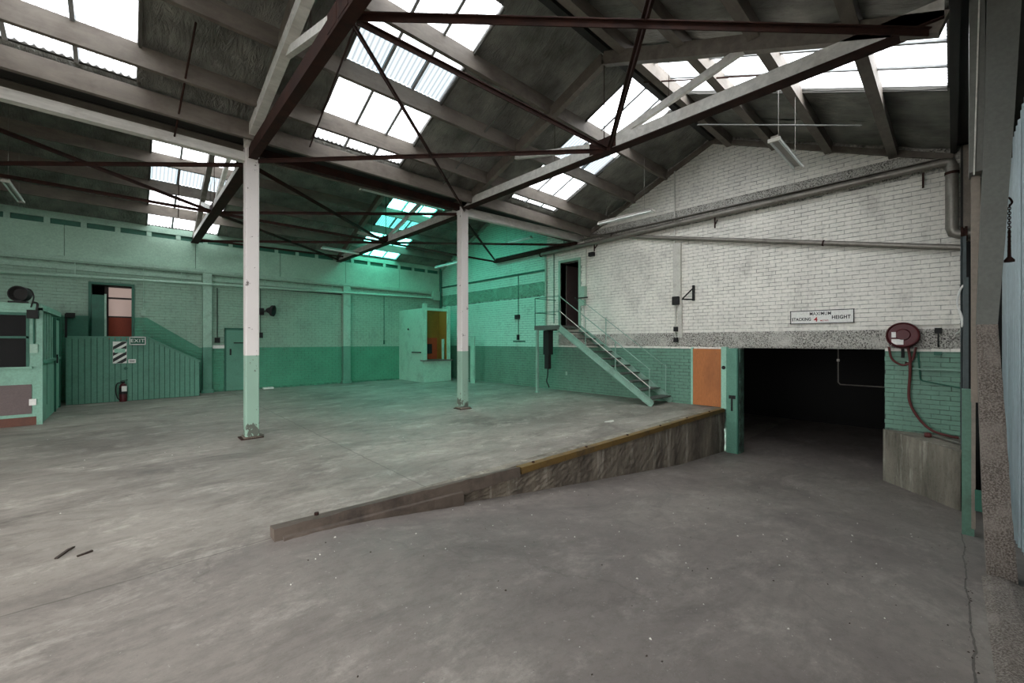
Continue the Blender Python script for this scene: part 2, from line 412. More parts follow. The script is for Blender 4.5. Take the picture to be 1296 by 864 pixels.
# bricks
BL, BH, J, JH = .2365, .0750, .0090, .005
def courses(u0, u1, z0, z1, cut, top):
    out = []; k = int(math.floor((z0+1.2)/(BH+J)))
    while True:
        za = -1.2+k*(BH+J); zb = za+BH
        if zb > z1: break
        if za >= z0-.01:
            off = (BL+JH)/2*(k % 2)+random.uniform(-.012, .012); n = int((u1-u0)/(BL+JH))+2
            for i in range(-1, n):
                a = u0+off+i*(BL+JH); b = a+BL; a = max(a, u0); b = min(b, u1)
                if b-a < .03: continue
                zc = (za+zb)/2; ok = True
                for (c0, c1, d0, d1) in cut:
                    if d0 < zc < d1 and b > c0 and a < c1:
                        if a >= c0 and b <= c1: ok = False; break
                        if a < c0: b = c0
                        else: a = c1
                        if b-a < .03: ok = False; break
                if ok and zb < min(top(a), top(b)): out.append((a, b, za, zb))
        k += 1
    return out
WB = [(-.1, 8.95, 1.45, 1.84), (9.46, 16, 3.2, 3.66), (.05, 7.9, 4.62, 5.02)]
wr = MB()                                                          # right wall backing, seen as the joints
def strip(y0, y1, z0, z1=None):
    if z1 is None: wr.prism([(y0, z0), (y1, z0), (y1, rz(y1-1e-4)+.12), (y0, rz(y0+1e-4)+.12)], 'x', XR, XR+.25)
    else: wr.box(XR, XR+.25, y0, y1, z0, z1)
strip(-.1, .87, -1.3); strip(.87, 3.39, 1.45); strip(3.39, 4, -1.3); strip(4, 8, -.3)
strip(8.0, 8.1, -.3, 5.0); strip(8.1, 8.85, -.3, 2.08); strip(8.1, 8.85, 4.19, 5.0); strip(8.85, 9, -.3, 5.0)
wr.prism([(8, 4.9), (9, 4.9), (9, rz(9)+.12), (8, rz(8.01)+.12)], 'x', XR, XR+.25)
strip(9, 12, -.3); strip(12, 16.25, -.3)
wall_right = struct('wall_right', wr, 'joint_r')
cuts = WB+[(.87, 3.4, -2, 1.45), (3.38, 3.78, -2, 1.45), (3.77, 4.49, -2, 1.44), (8.02, 8.93, 2.0, 4.27), (-1, .9, -2, -.05)]
br = courses(-.1, 16, -1.1, 6.6, cuts, lambda y: rz(y)-.02)
def pxsize(b):                                                     # how large a brick shows from the standpoint at the origin
    y = (b[0]+b[1])/2; d = XR*.683+y*.730; return 1/d**2
br.sort(key=pxsize, reverse=True)
def brick_mesh(b, mb, out=.008, jit=True):
    y0, y1, z0, z1 = b; o = out+(random.uniform(-.003, .003) if jit else 0); c = .003
    t = random.uniform(-.002, .002)
    mb.add([(XR, y0, z0), (XR, y1, z0), (XR, y1, z1), (XR, y0, z1),
            (XR-o-t, y0+c, z0+c), (XR-o+t, y1-c, z0+c), (XR-o+t, y1-c, z1-c), (XR-o-t, y0+c, z1-c)],
           [(4, 7, 6, 5), (0, 4, 5, 1), (1, 5, 6, 2), (2, 6, 7, 3), (3, 7, 4, 0)])
shared = {}
for i, b in enumerate(br[:300]):
    key = (round(b[1]-b[0], 2), i % 5)
    L = b[1]-b[0]
    if key not in shared:
        mb = MB(); brick_mesh((0, key[0], 0, BH), mb)
        me = bpy.data.meshes.new('brick'); me.from_pydata([(x-XR, y, z) for x, y, z in mb.v], [], mb.f); me.materials.append(M['brick_r']); shared[key] = me
    o = bpy.data.objects.new('brick', shared[key]); COL.objects.link(o); o.parent = wall_right
    o.location = Vector((XR, b[0], b[2]))-WL['wall_right']
mb = MB()
for b in br[300:]: brick_mesh(b, mb)
o = obj('brickwork', mb, 'brick_r', wall_right); o['kind'] = 'stuff'
# rough concrete bands of the right wall
def rough_band(y0, y1, z0, z1, x=XR, name='trim_1', amp=.012):
    mb = MB(); ny = int((y1-y0)/.045); nz = max(3, int((z1-z0)/.045)); vs = []; fs = []
    for i in range(ny+1):
        for j in range(nz+1):
            e = 0 if (i in (0, ny) or j in (0, nz)) else .012+random.uniform(0, amp)
            vs.append((x-e, y0+(y1-y0)*i/ny, z0+(z1-z0)*j/nz))
    for i in range(ny):
        for j in range(nz): a = i*(nz+1)+j; fs.append((a, a+1, a+nz+2, a+nz+1))
    mb.add(vs, fs); return struct(name, mb, 'band')
for k, (y0, y1, z0, z1) in enumerate(WB): rough_band(max(y0, -.09), min(y1, 15.97), z0, z1, name='trim_%d' % (k+1))

# back wall
YF = YB
wb = MB()
DX0, DX1, UX0, UX1 = 2.34, 3.12, -.70, .10                          # ground door, upper door
for (a, b, z0, z1) in ((XL, UX0, 0, 5.0), (UX0, UX1, 0, 1.0), (UX0, UX1, 3.16, 5.0), (UX1, XR, 0, 5.0)):
    wb.box(a, b, YF, YF+.25, z0, z1)
wall_back = struct('wall_back', wb, 'joint_b')
bb = courses(XL, XR, 0, 3.74, [(UX0-.06, UX1+.06, 1.0, 3.22), (DX0-.05, DX1+.05, 0, 2.02), (1.72, 1.95, 0, 9), (6.03, 6.3, 0, 9)], lambda x: 9)
mb = MB()
for (a, b, z0, z1) in bb:
    o_ = .007+random.uniform(-.002, .003); c = .003
    mb.add([(a, YF, z0), (b, YF, z0), (b, YF, z1), (a, YF, z1), (a+c, YF-o_, z0+c), (b-c, YF-o_, z0+c), (b-c, YF-o_, z1-c), (a+c, YF-o_, z1-c)],
           [(4, 5, 6, 7), (0, 1, 5, 4), (1, 2, 6, 5), (2, 3, 7, 6), (3, 0, 4, 7)])
o = obj('brickwork', mb, 'brick_b', wall_back); o['kind'] = 'stuff'
# fascia, vent strip, ledge and pilasters
fx = [XL, -6, -3.6, -1.2, 1.55, 3.9, 6.15, 8.4, XR]
for a, b in zip(fx, fx[1:]): obj('fascia_panel', MB().box(a+.006, b-.006, YF-.05, YF, 3.84, 4.66), 'mint_fascia', wall_back)
vt = MB().box(XL, XR, YF-.07, YF, 4.80, 4.97)
obj('eave_plate', vt, 'mint_trim', wall_back)
obj('vent_recess', MB().box(XL, XR, YF-.012, YF, 4.66, 4.80), 'green_dark', wall_back)
x = XL
while x < XR-.1:
    obj('vent_block', MB().box(x, x+.11, YF-.06, YF, 4.655, 4.805), 'mint_trim', wall_back); x += .66
obj('ledge', MB().box(XL, XR, YF-.14, YF, 3.74, 3.84).box(XL, XR, YF-.10, YF, 3.70, 3.74), 'mint_trim', wall_back)
obj('lintel', MB().box(XL, 1.7, YF-.05, YF, 3.50, 3.62).box(1.95, 6.03, YF-.05, YF, 3.50, 3.60).box(6.3, XR, YF-.05, YF, 3.5, 3.6), 'mint_trim', wall_back)
for a, b in ((1.72, 1.95), (6.03, 6.3)):
    pz = MB().box(a, b, YF-.16, YF, 1.42, 3.72); obj('pilaster', pz, 'mint_trim', wall_back)
    obj('pilaster_foot', MB().box(a-.001, b+.001, YF-.162, YF, .1, 1.42).box(a-.04, b+.04, YF-.2, YF, 0, .1), 'green', wall_back)
obj('lintel_shadow', MB().box(1.96, 6.02, YF-.02, YF, 3.38, 3.44), 'dark_timber', wall_back)  # dark strip painted in for the shadow line under the lintel
# hidden walls
struct('wall_left', MB().box(XL-.2, XL, YN, LW[0], -.5, 6.8).box(XL-.2, XL, LW[0], LW[1], LW[2], 6.8).box(XL-.2, XL, LW[1], YB+.25, -.5, 6.8), 'green_pale')
struct('ground', MB().box(-30, XL-.2, -25, 25, -.6, -.02).box(XL-.2, 16, -25, YN-.2, -.6, -.02), 'deck')  # unseen ground, added to block sky light from below
struct('wall_near', MB().box(XL-.2, LD[0], YN-.2, YN, -1.3, 5.2).box(LD[0], LD[1], YN-.2, YN, LD[2], 5.2).box(LD[1], XR+.25, YN-.2, YN, -1.3, 5.2), 'white')
# wall behind upper right of doorway side: closing strip between brick wall end and near wall
struct('wall_return', MB().box(XR, XR+.25, YN, -.1, -1.3, 5.1), 'dark')

# dark room behind the big opening
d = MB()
d.box(XR+.25, 16.5, 6, 6.2, -1.3, 2.3).box(XR+.25, 16.5, -1.2, -1.0, -1.3, 2.3).box(16.5, 16.7, -1.2, 6.2, -1.3, 2.3).box(XR+.25, 16.7, -1.2, 6.2, 1.9, 2.07)  # last slab is an unseen roof added to keep light out
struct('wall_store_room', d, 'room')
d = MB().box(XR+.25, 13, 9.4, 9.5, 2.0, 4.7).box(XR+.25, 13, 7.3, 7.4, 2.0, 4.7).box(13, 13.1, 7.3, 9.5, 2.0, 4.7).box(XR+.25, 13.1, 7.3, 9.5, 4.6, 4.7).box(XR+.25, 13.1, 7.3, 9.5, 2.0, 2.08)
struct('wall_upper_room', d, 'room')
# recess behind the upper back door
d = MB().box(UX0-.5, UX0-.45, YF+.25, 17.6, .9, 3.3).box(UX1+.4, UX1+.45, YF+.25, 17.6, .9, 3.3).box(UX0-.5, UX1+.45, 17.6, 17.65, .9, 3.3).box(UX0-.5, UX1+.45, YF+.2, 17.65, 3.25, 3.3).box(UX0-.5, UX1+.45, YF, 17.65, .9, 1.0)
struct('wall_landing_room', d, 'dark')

# ------------------------------------------------------------------ roof
ceil = []
def slope(y0, y1, rows, first):
    """one roof slope: deck with skylight holes (the parent), foil sheets between purlins, purlins"""
    sk = [s for s in SKYL if y0-.01 <= s[2] and s[3] <= y1+.01]
    dk = MB(); xs = sorted(set([XL, XR+.25]+[v for s in sk for v in s[:2]]))
    for a, b in zip(xs, xs[1:]):
        s = [q for q in sk if q[0] <= a+.001 and q[1] >= b-.001]
        spans = [(y0, s[0][2]), (s[0][3], y1)] if s else [(y0, y1)]
        for c, e in spans:
            if e-c > .02: dk.prism([(c, rz(c+1e-5)+.08), (e, rz(e-1e-5)+.08), (e, rz(e-1e-5)+.12), (c, rz(c+1e-5)+.12)], 'x', a, b)
    deck = struct('ceiling', dk, 'deck')
    ys = rows
    xedge = [XL]+sorted([v for s in sk for v in s[:2]])+[XR]
    for a, b in zip(xedge, xedge[1:]):
        if b-a < .01: continue
        isky = [s for s in sk if s[0] <= a+.001 and s[1] >= b-.001]
        n = max(1, round((b-a)/1.25))
        for i in range(n):
            u0, u1 = a+(b-a)*i/n, a+(b-a)*(i+1)/n
            for c, e in zip(ys, ys[1:]):
                c2, e2 = c, e
                if isky:
                    s = isky[0]
                    if c2 < s[2] < e2: e2 = s[2]
                    elif c2 < s[3] < e2: c2 = s[3]
                    elif not (e2 <= s[2]+.01 or c2 >= s[3]-.01): continue
                if e2-c2 < .08: continue
                foil_sheet(deck, u0-.012, u1+.012, c2, e2)
    for y in ys:
        if y in (y0, y1) : continue
        z = rz(y)
        hw = .065 if y < 4 else .035
        obj('purlin', MB().box(XL, XR, y-hw, y+hw, z-.19, z+.09), 'purlin', deck)
    return deck
def foil_sheet(deck, x0, x1, y0, y1):
    nx, ny = 10, 7; vs = []; ph = [random.uniform(0, 6.3) for _ in range(6)]; sag = random.uniform(.02, .06)
    for i in range(nx+1):
        for j in range(ny+1):
            u, v = i/nx, j/ny; x, y = x0+(x1-x0)*u, y0+(y1-y0)*v
            z = rz(min(max(y, y0+1e-5), y1-1e-5))+.055-sag*math.sin(PI*v)*(.7+.3*math.sin(PI*u))
            z += .008*math.sin(x*11+ph[0]+2*v)*math.sin(PI*v)+.006*math.sin(x*23+ph[1]+y*3)*math.sin(PI*v)+.005*math.sin(y*13+ph[2])
            vs.append((x, y, z))
    fs = [(i*(ny+1)+j, i*(ny+1)+j+1, (i+1)*(ny+1)+j+1, (i+1)*(ny+1)+j) for i in range(nx) for j in range(ny)]
    obj('insulation_sheet', MB().add(vs, fs), 'foil', deck, smooth=True)
near_lo = slope(-.02, 4.0, [-.02, .75, 1.72, 2.68, 3.62, 4.0], 0)
near_hi = slope(4.0, 7.72, [4.0, 5.2, 6.14, 7.08, 7.72], 0)
far_lo = slope(8.35, 12.0, [8.35, 9.0, 9.95, 10.9, 11.7, 12.0], 0)
far_hi = slope(12.0, 16.02, [12.0, 12.3, 13.2, 14.13, 15.07, 16.02], 0)
# ridge boards and valley gutters
for c, dk in ((4.0, near_hi), (12.0, far_hi)):
    obj('ridge_board', MB().box(XL, XR, c-.06, c+.06, RZ-.1, RZ+.14), 'dark_timber', dk)
obj('valley_gutter', MB().box(XL, XR, 7.66, 8.42, 4.99, 5.02).box(XL, XR, 7.70, 7.76, 4.98, 5.14).box(XL, XR, 8.32, 8.38, 4.98, 5.14).box(XL, XR, 7.68, 8.40, 5.14, 5.16), 'dark_timber', far_lo)
obj('eave_beam', MB().box(XL, XR, 7.56, 7.63, 4.80, 5.06), 'purlin', near_hi)
obj('eave_beam', MB().box(XL, XR, 8.36, 8.42, 4.80, 5.06), 'purlin', far_lo)
obj('valley_gutter', MB().box(XL, XR+.25, YN-.2, .02, 5.0, 5.05).box(XL, XR, -.06, .02, 4.86, 5.0), 'dark_timber', near_lo)
# rake boards against the right wall
for k, (a, b) in enumerate(((-.02, 4.0), (4.0, 7.75), (8.3, 12), (12, 16))):
    mb = MB(); za, zb = rz(a+1e-4), rz(b-1e-4)
    mb.prism([(a, za-.16), (b, zb-.16), (b, zb-.05), (a, za-.05)], 'x', XR-.09, XR)
    struct('trim_%d' % (k+4), mb, 'mint_trim' if a > 8 else 'purlin')
# skylights
SKL = {}
def skylight(n, s):
    x0, x1, y0, y1, tint = s
    fr = MB()
    for x in (x0-.03, x1): 
        fr.prism([(y0, rz(y0+1e-4)+.02), (y1, rz(y1-1e-4)+.02), (y1, rz(y1-1e-4)+.13), (y0, rz(y0+1e-4)+.13)], 'x', x, x+.03)
    root = struct('window_%d' % n, fr, 'deck')
    w_ = (x1-x0)/3; m = 'pane_t' if tint else 'pane_w'
    for k in range(3):
        a, b = x0+k*w_-(.03 if k else 0), x0+(k+1)*w_+(.03 if k < 2 else 0)
        nseg = int((b-a)/.0127); vs = []; lift = .09+(.006 if k % 2 else 0)
        for i in range(nseg+1):
            x = a+(b-a)*i/nseg; dz = .010*math.sin(2*PI*x/.076)
            for y in (y0-.03, (y0+y1)/2, y1+.03):
                yy = min(max(y, -.02), 16.05); c = 4 if yy < 8 else 12
                vs.append((x, yy, RZ-PITCH*abs(yy-c)+lift+dz))
        fs = [(i*3+j, i*3+j+1, (i+1)*3+j+1, (i+1)*3+j) for i in range(nseg) for j in range(2)]
        obj('pane', MB().add(vs, fs), m, root, smooth=True)
        if k:
            xa = x0+k*w_; e = 1e-4
            obj('lap_strip', MB().prism([(y0, rz(y0+e)+.05), (y1, rz(y1-e)+.05), (y1, rz(y1-e)+.075), (y0, rz(y0+e)+.075)], 'x', xa-.022, xa+.022), 'lap', root)
for i, s in enumerate(SKYL): skylight(i+1, s)

# ================================================================== STRUCTURE THINGS
CX = (1.52, 5.87); VX = -2.85
def column(x, label):
    r = thing('column', label, 'column', (x, 8, 0), 'square columns under the valley beam')
    w = .098
    obj('shaft', MB().prism([(x-w, 7.9+.012), (x-w+.012, 7.9), (x+w-.012, 7.9), (x+w, 7.912), (x+w, 8.088), (x+w-.012, 8.1), (x-w+.012, 8.1), (x-w, 8.088)], 'z', .01, 4.80), 'column', r)
    obj('foot_plate', MB().box(x-.17, x+.15, 7.84, 8.14, 0, .014), 'rust', r)
    obj('crumbled_grout', MB().prism([(x-.13, 7.86), (x+.12, 7.84), (x+.17, 7.93), (x+.13, 8.13), (x-.12, 8.14)], 'z', 0, .035), 'ramp_wall', r)
    for dz in (.12, .22): obj('bolt', MB()._lathe([(0, .012), (.012, .012), (.012, 0)], Vector((x, 7.9, 4.6+dz)), Vector((0, -1, 0)), 6), 'rust', r)
    return r
column(CX[0], 'white over green square column nearest the camera, left of the other column')
column(CX[1], 'white over green square column standing left of the steel staircase')
for k, (a, b, lab) in enumerate(((XL, CX[0]-.1, 'pale valley beam running left from the nearer column'), (CX[0]+.1, CX[1]-.1, 'valley beam between the two square columns'), (CX[1]+.1, XR, 'pale valley beam from the farther column to the brick wall'))):
    mb = MB().beam((a, 8, 4.66 if k == 0 else 4.70), (b, 8, 4.64 if k == 0 else 4.84), .13, .14 if k == 0 else .2)
    if k == 1: mb = MB().box(a, b, 7.98, 8.10, 4.72, 4.86)
    tag(obj('valley_beam', mb, 'white_timber' if k != 1 else 'rust'), lab, 'beam', 'valley beams on the column line')

def truss(x, c, label, white=True):
    """c: ridge y (4 or 12); spans c-4..c+4"""
    a, b = c-3.95, c+3.95
    if c == 12: a = 8.05; b = 15.93
    z = 4.83 if (c == 4 and x > 5) else 4.70; m = 'white_timber'; d = MB()
    r = thing('roof_truss', label, 'truss', (x, c, 4.7), 'roof trusses')
    bc = obj('bottom_chord', MB().box(x-.055, x+.055, a, b, z-.07, z+.12), 'rust' if (c == 4 and x < 5) else m, r)
    obj('steel_flange', MB().box(x-(.095 if x > 5 or c > 5 else .06), x+(.095 if x > 5 or c > 5 else .06), a, b, z-.085, z-.07).box(x+.056, x+.07, a, b, z-.07, z+.06), 'rust', bc)
    for s in (-1, 1):
        e = a if s < 0 else b
        xo = x; p = Vector((xo, e, rz(e)-.20 if not (7.7 < e < 8.4) else 4.86)); q = Vector((xo, c, RZ-.25))
        obj('top_chord', MB().beam(p, q, .11, .2), 'purlin', r)
        ym = c+s*2.15
        obj('strut', MB().beam((x, c+s*.08, z+.08), (x, ym, rz(ym)-.28), .07, .10), m, r)
        obj('cleat', MB().box(x-.06, x-.045, c+s*.02, c+s*.26, z-.04, z+.16), 'rust', r)
    obj('king_rod', MB().tube([(x, c, z), (x, c, RZ-.2)], .009, 6), 'rust', r)
    obj('gusset', MB().prism([(c-.2, z-.06), (c+.2, z-.06), (c+.08, z+.16), (c-.08, z+.16)], 'x', x-.056, x-.046), 'rust', r)
    if c == 4 and x < 5:
        obj('raking_beam', MB().beam((x-.06, 7.95, 4.86), (x-.02, 4.75, 5.60), .12, .17), m, r)
    for yy in (c-1.1, c+1.15): obj('hanger_rod', MB().tube([(x+.06, yy, z+.05), (x+.06, yy, rz(yy)-.1)], .005, 6), 'rust', r)
    return r
truss(CX[0], 4.0, 'roof truss rising above the nearer column, in front of the middle skylight')
truss(CX[1], 4.0, 'long pale and rust truss crossing the upper right above the farther column')
truss(VX, 4.0, 'roof truss outside the left edge, over the front bay')
truss(CX[0], 12.0, 'far bay truss behind the nearer column, beside the white skylight')
truss(CX[1], 12.0, 'far bay truss left of the farther column, crossing the teal skylight')
truss(VX, 12.0, 'far bay truss at the far left, over the small office')

def brace(p, q, label, wd=.055, h=.055, m='rust'):
    zz = lambda a: 4.80 if a == (A2, N) else 4.58 if a == (V1, Fm-.01) else 4.60 if a[0] == A1 and a[1] in (7.9, 8.1) else 4.69
    p, q = Vector((*p, zz(p))), Vector((*q, zz(q))); d = (q-p).normalized()*.09
    mb = MB().beam(p+d, q-d, wd, .012).beam(p+d-Vector((0, 0, .03)), q-d-Vector((0, 0, .03)), .012, h)
    tag(obj('wind_brace', mb, m), label, 'brace', 'horizontal wind braces between trusses')
A1, A2, V1, W = CX[0], CX[1], VX, XR-.12
N = 3.9; Fm = 12.0
brace((A1, 7.9), (A2, N), 'rust brace from the nearer column head to the middle of the long right truss')
brace((A2, N), (A1, N), 'rust brace running along the ridge line from the long right truss to the next truss')
brace((A2, N), (A1, .2), 'dark brace climbing steeply out of the top edge from the right truss midpoint', .08, .07)
brace((A1, N), (A2, .1), 'rust brace nearly level along the top edge of the picture', .07, .07)
brace((A1, N), (A2, 7.9), 'thin brace crossing the middle skylight down to the farther column head', .04, .03)
brace((A1, 8.1), (V1, Fm-.01), 'dark level brace running left from the nearer column head')
brace((V1, Fm), (A1, Fm), 'dark brace to the midpoint of the truss beside the white skylight, upper of two')
brace((V1, 8.1), (A1, Fm), 'dark sloping brace crossing the white skylight behind the nearer column')
brace((A1, Fm), (A2, 8.1), 'dark level brace between the columns, below the long rust one')
brace((A1, 8.1), (A2, Fm), 'dark brace dropping right from the nearer column head across the far bay')
brace((A1, Fm), (A2, Fm), 'dark brace along the far ridge line between the columns')
brace((A2, Fm), (W, 8.2), 'dark level brace passing behind the farther column to the staircase wall')
brace((A2, 8.1), (W, Fm), 'dark brace dropping right from the farther column head to the teal brick wall')
brace((A2, Fm), (W, Fm), 'dark brace meeting the wall strut, lower of two behind the farther column')
brace((A1, Fm), (A2, 15.8), 'dark brace above the fascia between the columns, rising to the left')
brace((A1, 15.8), (A2, Fm), 'dark brace near the back wall crossing the other below the vent strip')
tag(obj('wall_strut', MB().box(XR-.2, XR-.08, 8.1, 12.05, 4.62, 4.68).box(XR-.09, XR-.08, 8.1, 12.05, 4.68, 4.80), 'rust'), 'dark steel strut lying along the teal brick wall', 'strut')
tag(obj('end_strut', MB().beam((A1+.05, 15.75, 4.72), (A2, 15.3, 4.72), .05, .05), 'rust'), 'dark steel strut in front of the back wall vents', 'strut')
# sway rods seen against the middle and left skylights
for (p, q, lab) in (((1.75, 4.3, 4.9), (2.3, 7.55, 4.95), 'thin dark rod left of the middle skylight crossing in front of the truss'),
                    ((.62, 6.35, 5.52), (.52, 7.93, 4.66), 'thin drop rod hanging left of the nearer column, top left'),
                    ((.98, 13.6, 5.93), (.98, 13.75, 4.83), 'thin drop rod in front of the white far skylight')):
    tag(obj('tie_rod', MB().tube([p, q], .012, 6), 'rust'), lab, 'rod', 'thin roof rods')
obj_s = obj('wall_strut_rod', MB().tube([(XR-.14, 8.6, 4.7), (XR-.14, 8.6, 5.05)], .01, 6), 'rust'); tag(obj_s, 'short hanger rod above the wall strut near the valley', 'rod')

# near pillar line at the right edge
def roughpillar():
    zs = [4.95, 3.7, 2.55, 1.76]; L = [-.225, -.21, -.18, -.16]; R = [-.44, -.39, -.335, -.29]
    r = thing('gate_pillar', 'grey column on a rough pebbled concrete base at the right edge', 'pillar', (6, -.3, -.6))
    mb = MB(); x0, x1 = 5.87, 6.1
    pts = list(zip(L, zs))+list(zip(R, zs))[::-1]
    obj('steel_shaft', MB().prism(pts, 'x', x0, x1), 'steel_grey', r)
    zs = [1.76, .8, 0, -.6, -.66]; L = [-.16, -.18, -.2, -.225, -.23]; R = [-.29, -.34, -.375, -.41, -.42]
    vs = []; n = 9
    for i in range(41):
        t = i/40*(len(zs)-1); k = min(int(t), len(zs)-2); u = t-k
        z = zs[k]*(1-u)+zs[k+1]*u; a = L[k]*(1-u)+L[k+1]*u; b = R[k]*(1-u)+R[k+1]*u
        for j in range(n): vs.append((x0-random.uniform(0, .01)*(0 < j < n-1), a+(b-a)*j/(n-1)+random.uniform(-.002, .002), z))
        vs.append((x1, b, z)); vs.append((x1, a, z))
    m = n+2
    fs = [(i*m+j, i*m+(j+1) % m, (i+1)*m+(j+1) % m, (i+1)*m+j) for i in range(40) for j in range(m)]
    obj('concrete_base', MB().add(vs, fs+[tuple(range(m))]), 'pillar', r)
    obj('side_flange', MB().box(5.95, 6.2, -.215, -.115, 3.23, 4.95), 'steel_grey', r)
    obj('bright_edge', MB().prism([(-.175, 4.95), (-.185, 4.95), (-.15, 3.2), (-.14, 3.2)], 'x', 5.93, 5.95), 'white', r)
    obj('brown_liner', MB().box(6.1, 6.2, -.19, -.13, 1.0, 3.23), 'beige', r)
roughpillar()
st = MB(); vs = []
for i in range(46):
    x = 1.2+(5.85-1.2)*i/45
    for j, y in enumerate((-.165-.01*(i/45)*6*0, -.22, -.27, -.33, -.42)):
        vs.append((x, y-.008*(x-3), rampz(x)+(.03+random.uniform(0, .012) if 0 < j < 4 else .0)))
st.add(vs, [(i*5+j, i*5+j+1, (i+1)*5+j+1, (i+1)*5+j) for i in range(45) for j in range(4)])
tag(obj('kerb_strip', st, 'pillar'), 'low rough concrete kerb strip on the floor in the bottom right corner', 'kerb')

# corrugated iron wall behind the pillar
cw = thing('corrugated_screen', 'pale bluish corrugated iron screen at the right edge', 'screen', (7, -.6, 0))
def corr_sheet(x0, x1, z0, z1, y):
    n = int((x1-x0)/.012); vs = []
    for i in range(n+1):
        x = x0+(x1-x0)*i/n; dy = .022*math.sin(2*PI*x/.2)
        vs += [(x, y+dy, z0), (x, y+dy, z1)]
    obj('corrugated_sheet', MB().add(vs, [(2*i, 2*i+2, 2*i+3, 2*i+1) for i in range(n)]), 'galv', cw, smooth=True)
x = 4.6; k = 0
tops = [4.3, 4.3, 4.3, 4.3, 4.2, 4.05, 3.9]
while k < 7: corr_sheet(x, x+.78, rampz(x+.4)-.05, tops[k], -.55-(.015 if k % 2 else 0)); x += .75; k += 1
obj('frame_rail', MB().box(4.6, 9.9, -.64, -.59, 3.6, 3.68).box(4.6, 9.9, -.64, -.59, .9, .98), 'steel_grey', cw)
ch = MB()
for i in range(22):
    z = 2.86-i*.022; t = i % 2
    c = Vector((6.0, -.365, z)); pts = [c+(Vector((0, math.cos(q)*.009, math.sin(q)*.017)) if t else Vector((math.cos(q)*.009, 0, math.sin(q)*.017))) for q in [2*PI*j/8 for j in range(9)]]
    ch.tube(pts, .0035, 5)
r = thing('hoist_chain', 'rusty hoist chain hanging in front of the corrugated iron', 'chain', (6, -.36, 2.2))
obj('links', ch, 'rust', r); obj('chain_pull', MB()._lathe([(0, .0), (0, .034), (.02, .034), (.05, .012), (.3, .009), (.3, 0)], Vector((6, -.365, 2.34)), Vector((0, 0, 1)), 12), 'rust', r)
obj('hook', MB().tube(arc([(6.04, -.34, 2.92), (6.0, -.36, 2.94), (5.98, -.38, 2.89), (6, -.365, 2.86)]), .008, 6), 'rust', r)

# door-side posts at the end of the brick wall
r = thing('sliding_door_track_post', 'dark steel channel post at the end of the white brick wall', 'post', (9.4, -.1, 0))
obj('channel', MB().box(9.3, 9.42, -.15, -.10, rampz(9.3), 3.2).box(9.3, 9.35, -.11, -.09, -.05, 3.2), 'steel_blue', r)
obj('inner_channel', MB().box(8.6, 8.72, -.16, -.11, rampz(8.6), 2.5), 'steel_blue', r)
r = thing('beige_wall_panel', 'beige sheet panel right of the large downpipe', 'panel', (9.8, -.2, 3.2))
obj('sheet', MB().box(10.44, 10.47, -.31, -.10, 3.30, 4.95), 'beige', r); obj('cover_strip', MB().box(10.42, 10.44, -.13, -.105, 3.30, 4.95), 'dark_timber', r)
r = thing('gate_post', 'short green timber gate post with a pale edge on the ramp', 'post', (7.7, -.15, -.8))
obj('post', MB().box(7.66, 7.80, -.19, -.085, rampz(7.7), 1.0), 'post_green', r)
obj('pale_edge', MB().box(7.655, 7.66, -.20, -.165, rampz(7.7)+.1, 1.04), 'beige', r)
obj('foot_board', MB().box(7.5, 7.54, -.42, -.19, -.45, -.2), 'green_dark', r)
r = thing('wall_cable', 'two loose white cables looping out beside the door post', 'cable', (9, -.1, 2))
for k in (0, .03): obj('cable', MB().tube(arc([(9.2, -.14, 2.45), (9.25, -.10+k*.4, 2.42-k), (9.3, -.055, 2.2), (9.3, -.11+k*.4, 1.95), (9.4, -.10, 1.80-k), (10.2, -.05, 1.72)]), .012, 6), 'paper', r)

# ------------------------------------------------------------------ ramp wall, kerb, plinth
rw = MB(); X = [1.0, 1.9, 2.9, 3.9, 5.2, 6.4, 8.1, 10.45]; vs = []; nz = 9; nx = 150
for i in range(nx+1):
    x = 1.0+(10.47-1.0)*i/nx; zt = -.085; zb = rampz(x)-.03
    if zt < zb+.04: zt = zb+.04
    for j in range(nz+1):
        e = random.uniform(-.010, .008) if 0 < j < nz else 0
        vs.append((x, 3.735-.006+e*.9, zb+(zt-zb)*j/nz))
rw.add(vs, [(i*(nz+1)+j, (i+1)*(nz+1)+j, (i+1)*(nz+1)+j+1, i*(nz+1)+j+1) for i in range(nx) for j in range(nz)])
wall_ramp = struct('wall_ramp', rw, 'ramp_wall')
tb = MB(); vs = []; n = 24
for i in range(n+1):
    t = i/n; x = .86+(3.6-.86)*t; h = .098-.02*t; y0 = 3.69+random.uniform(-.006, .006)
    zb = max(-.10, rampz(x)-.0) if t < .6 else -.09
    vs += [(x, y0, zb), (x, 3.83, zb), (x, 3.83, h-.01-.07*t), (x, y0+.02, h-.05*t+random.uniform(-.008, .006))]
tb.add(vs, [(i*4+j, i*4+(j+1) % 4, (i+1)*4+(j+1) % 4, (i+1)*4+j) for i in range(n) for j in range(4)]+[(0, 1, 2, 3), (n*4+3, n*4+2, n*4+1, n*4)])
r = tag(obj('kerb_timber', tb, 'kerb_wood'), 'weathered timber kerb lying at the low start of the ramp wall', 'kerb')
lw = MB(); lvs = []
for i in range(n+1):
    t = i/n; x = .92+(2.7-.92)*t; y0 = 3.655+random.uniform(-.008, .004); zb = rampz(x)-.02; h = .03-.075*t
    lvs += [(x, y0, zb), (x, 3.69, zb), (x, 3.69, max(h, zb+.02)), (x, y0+.012, max(h-.01, zb+.015)+random.uniform(-.004, .004))]
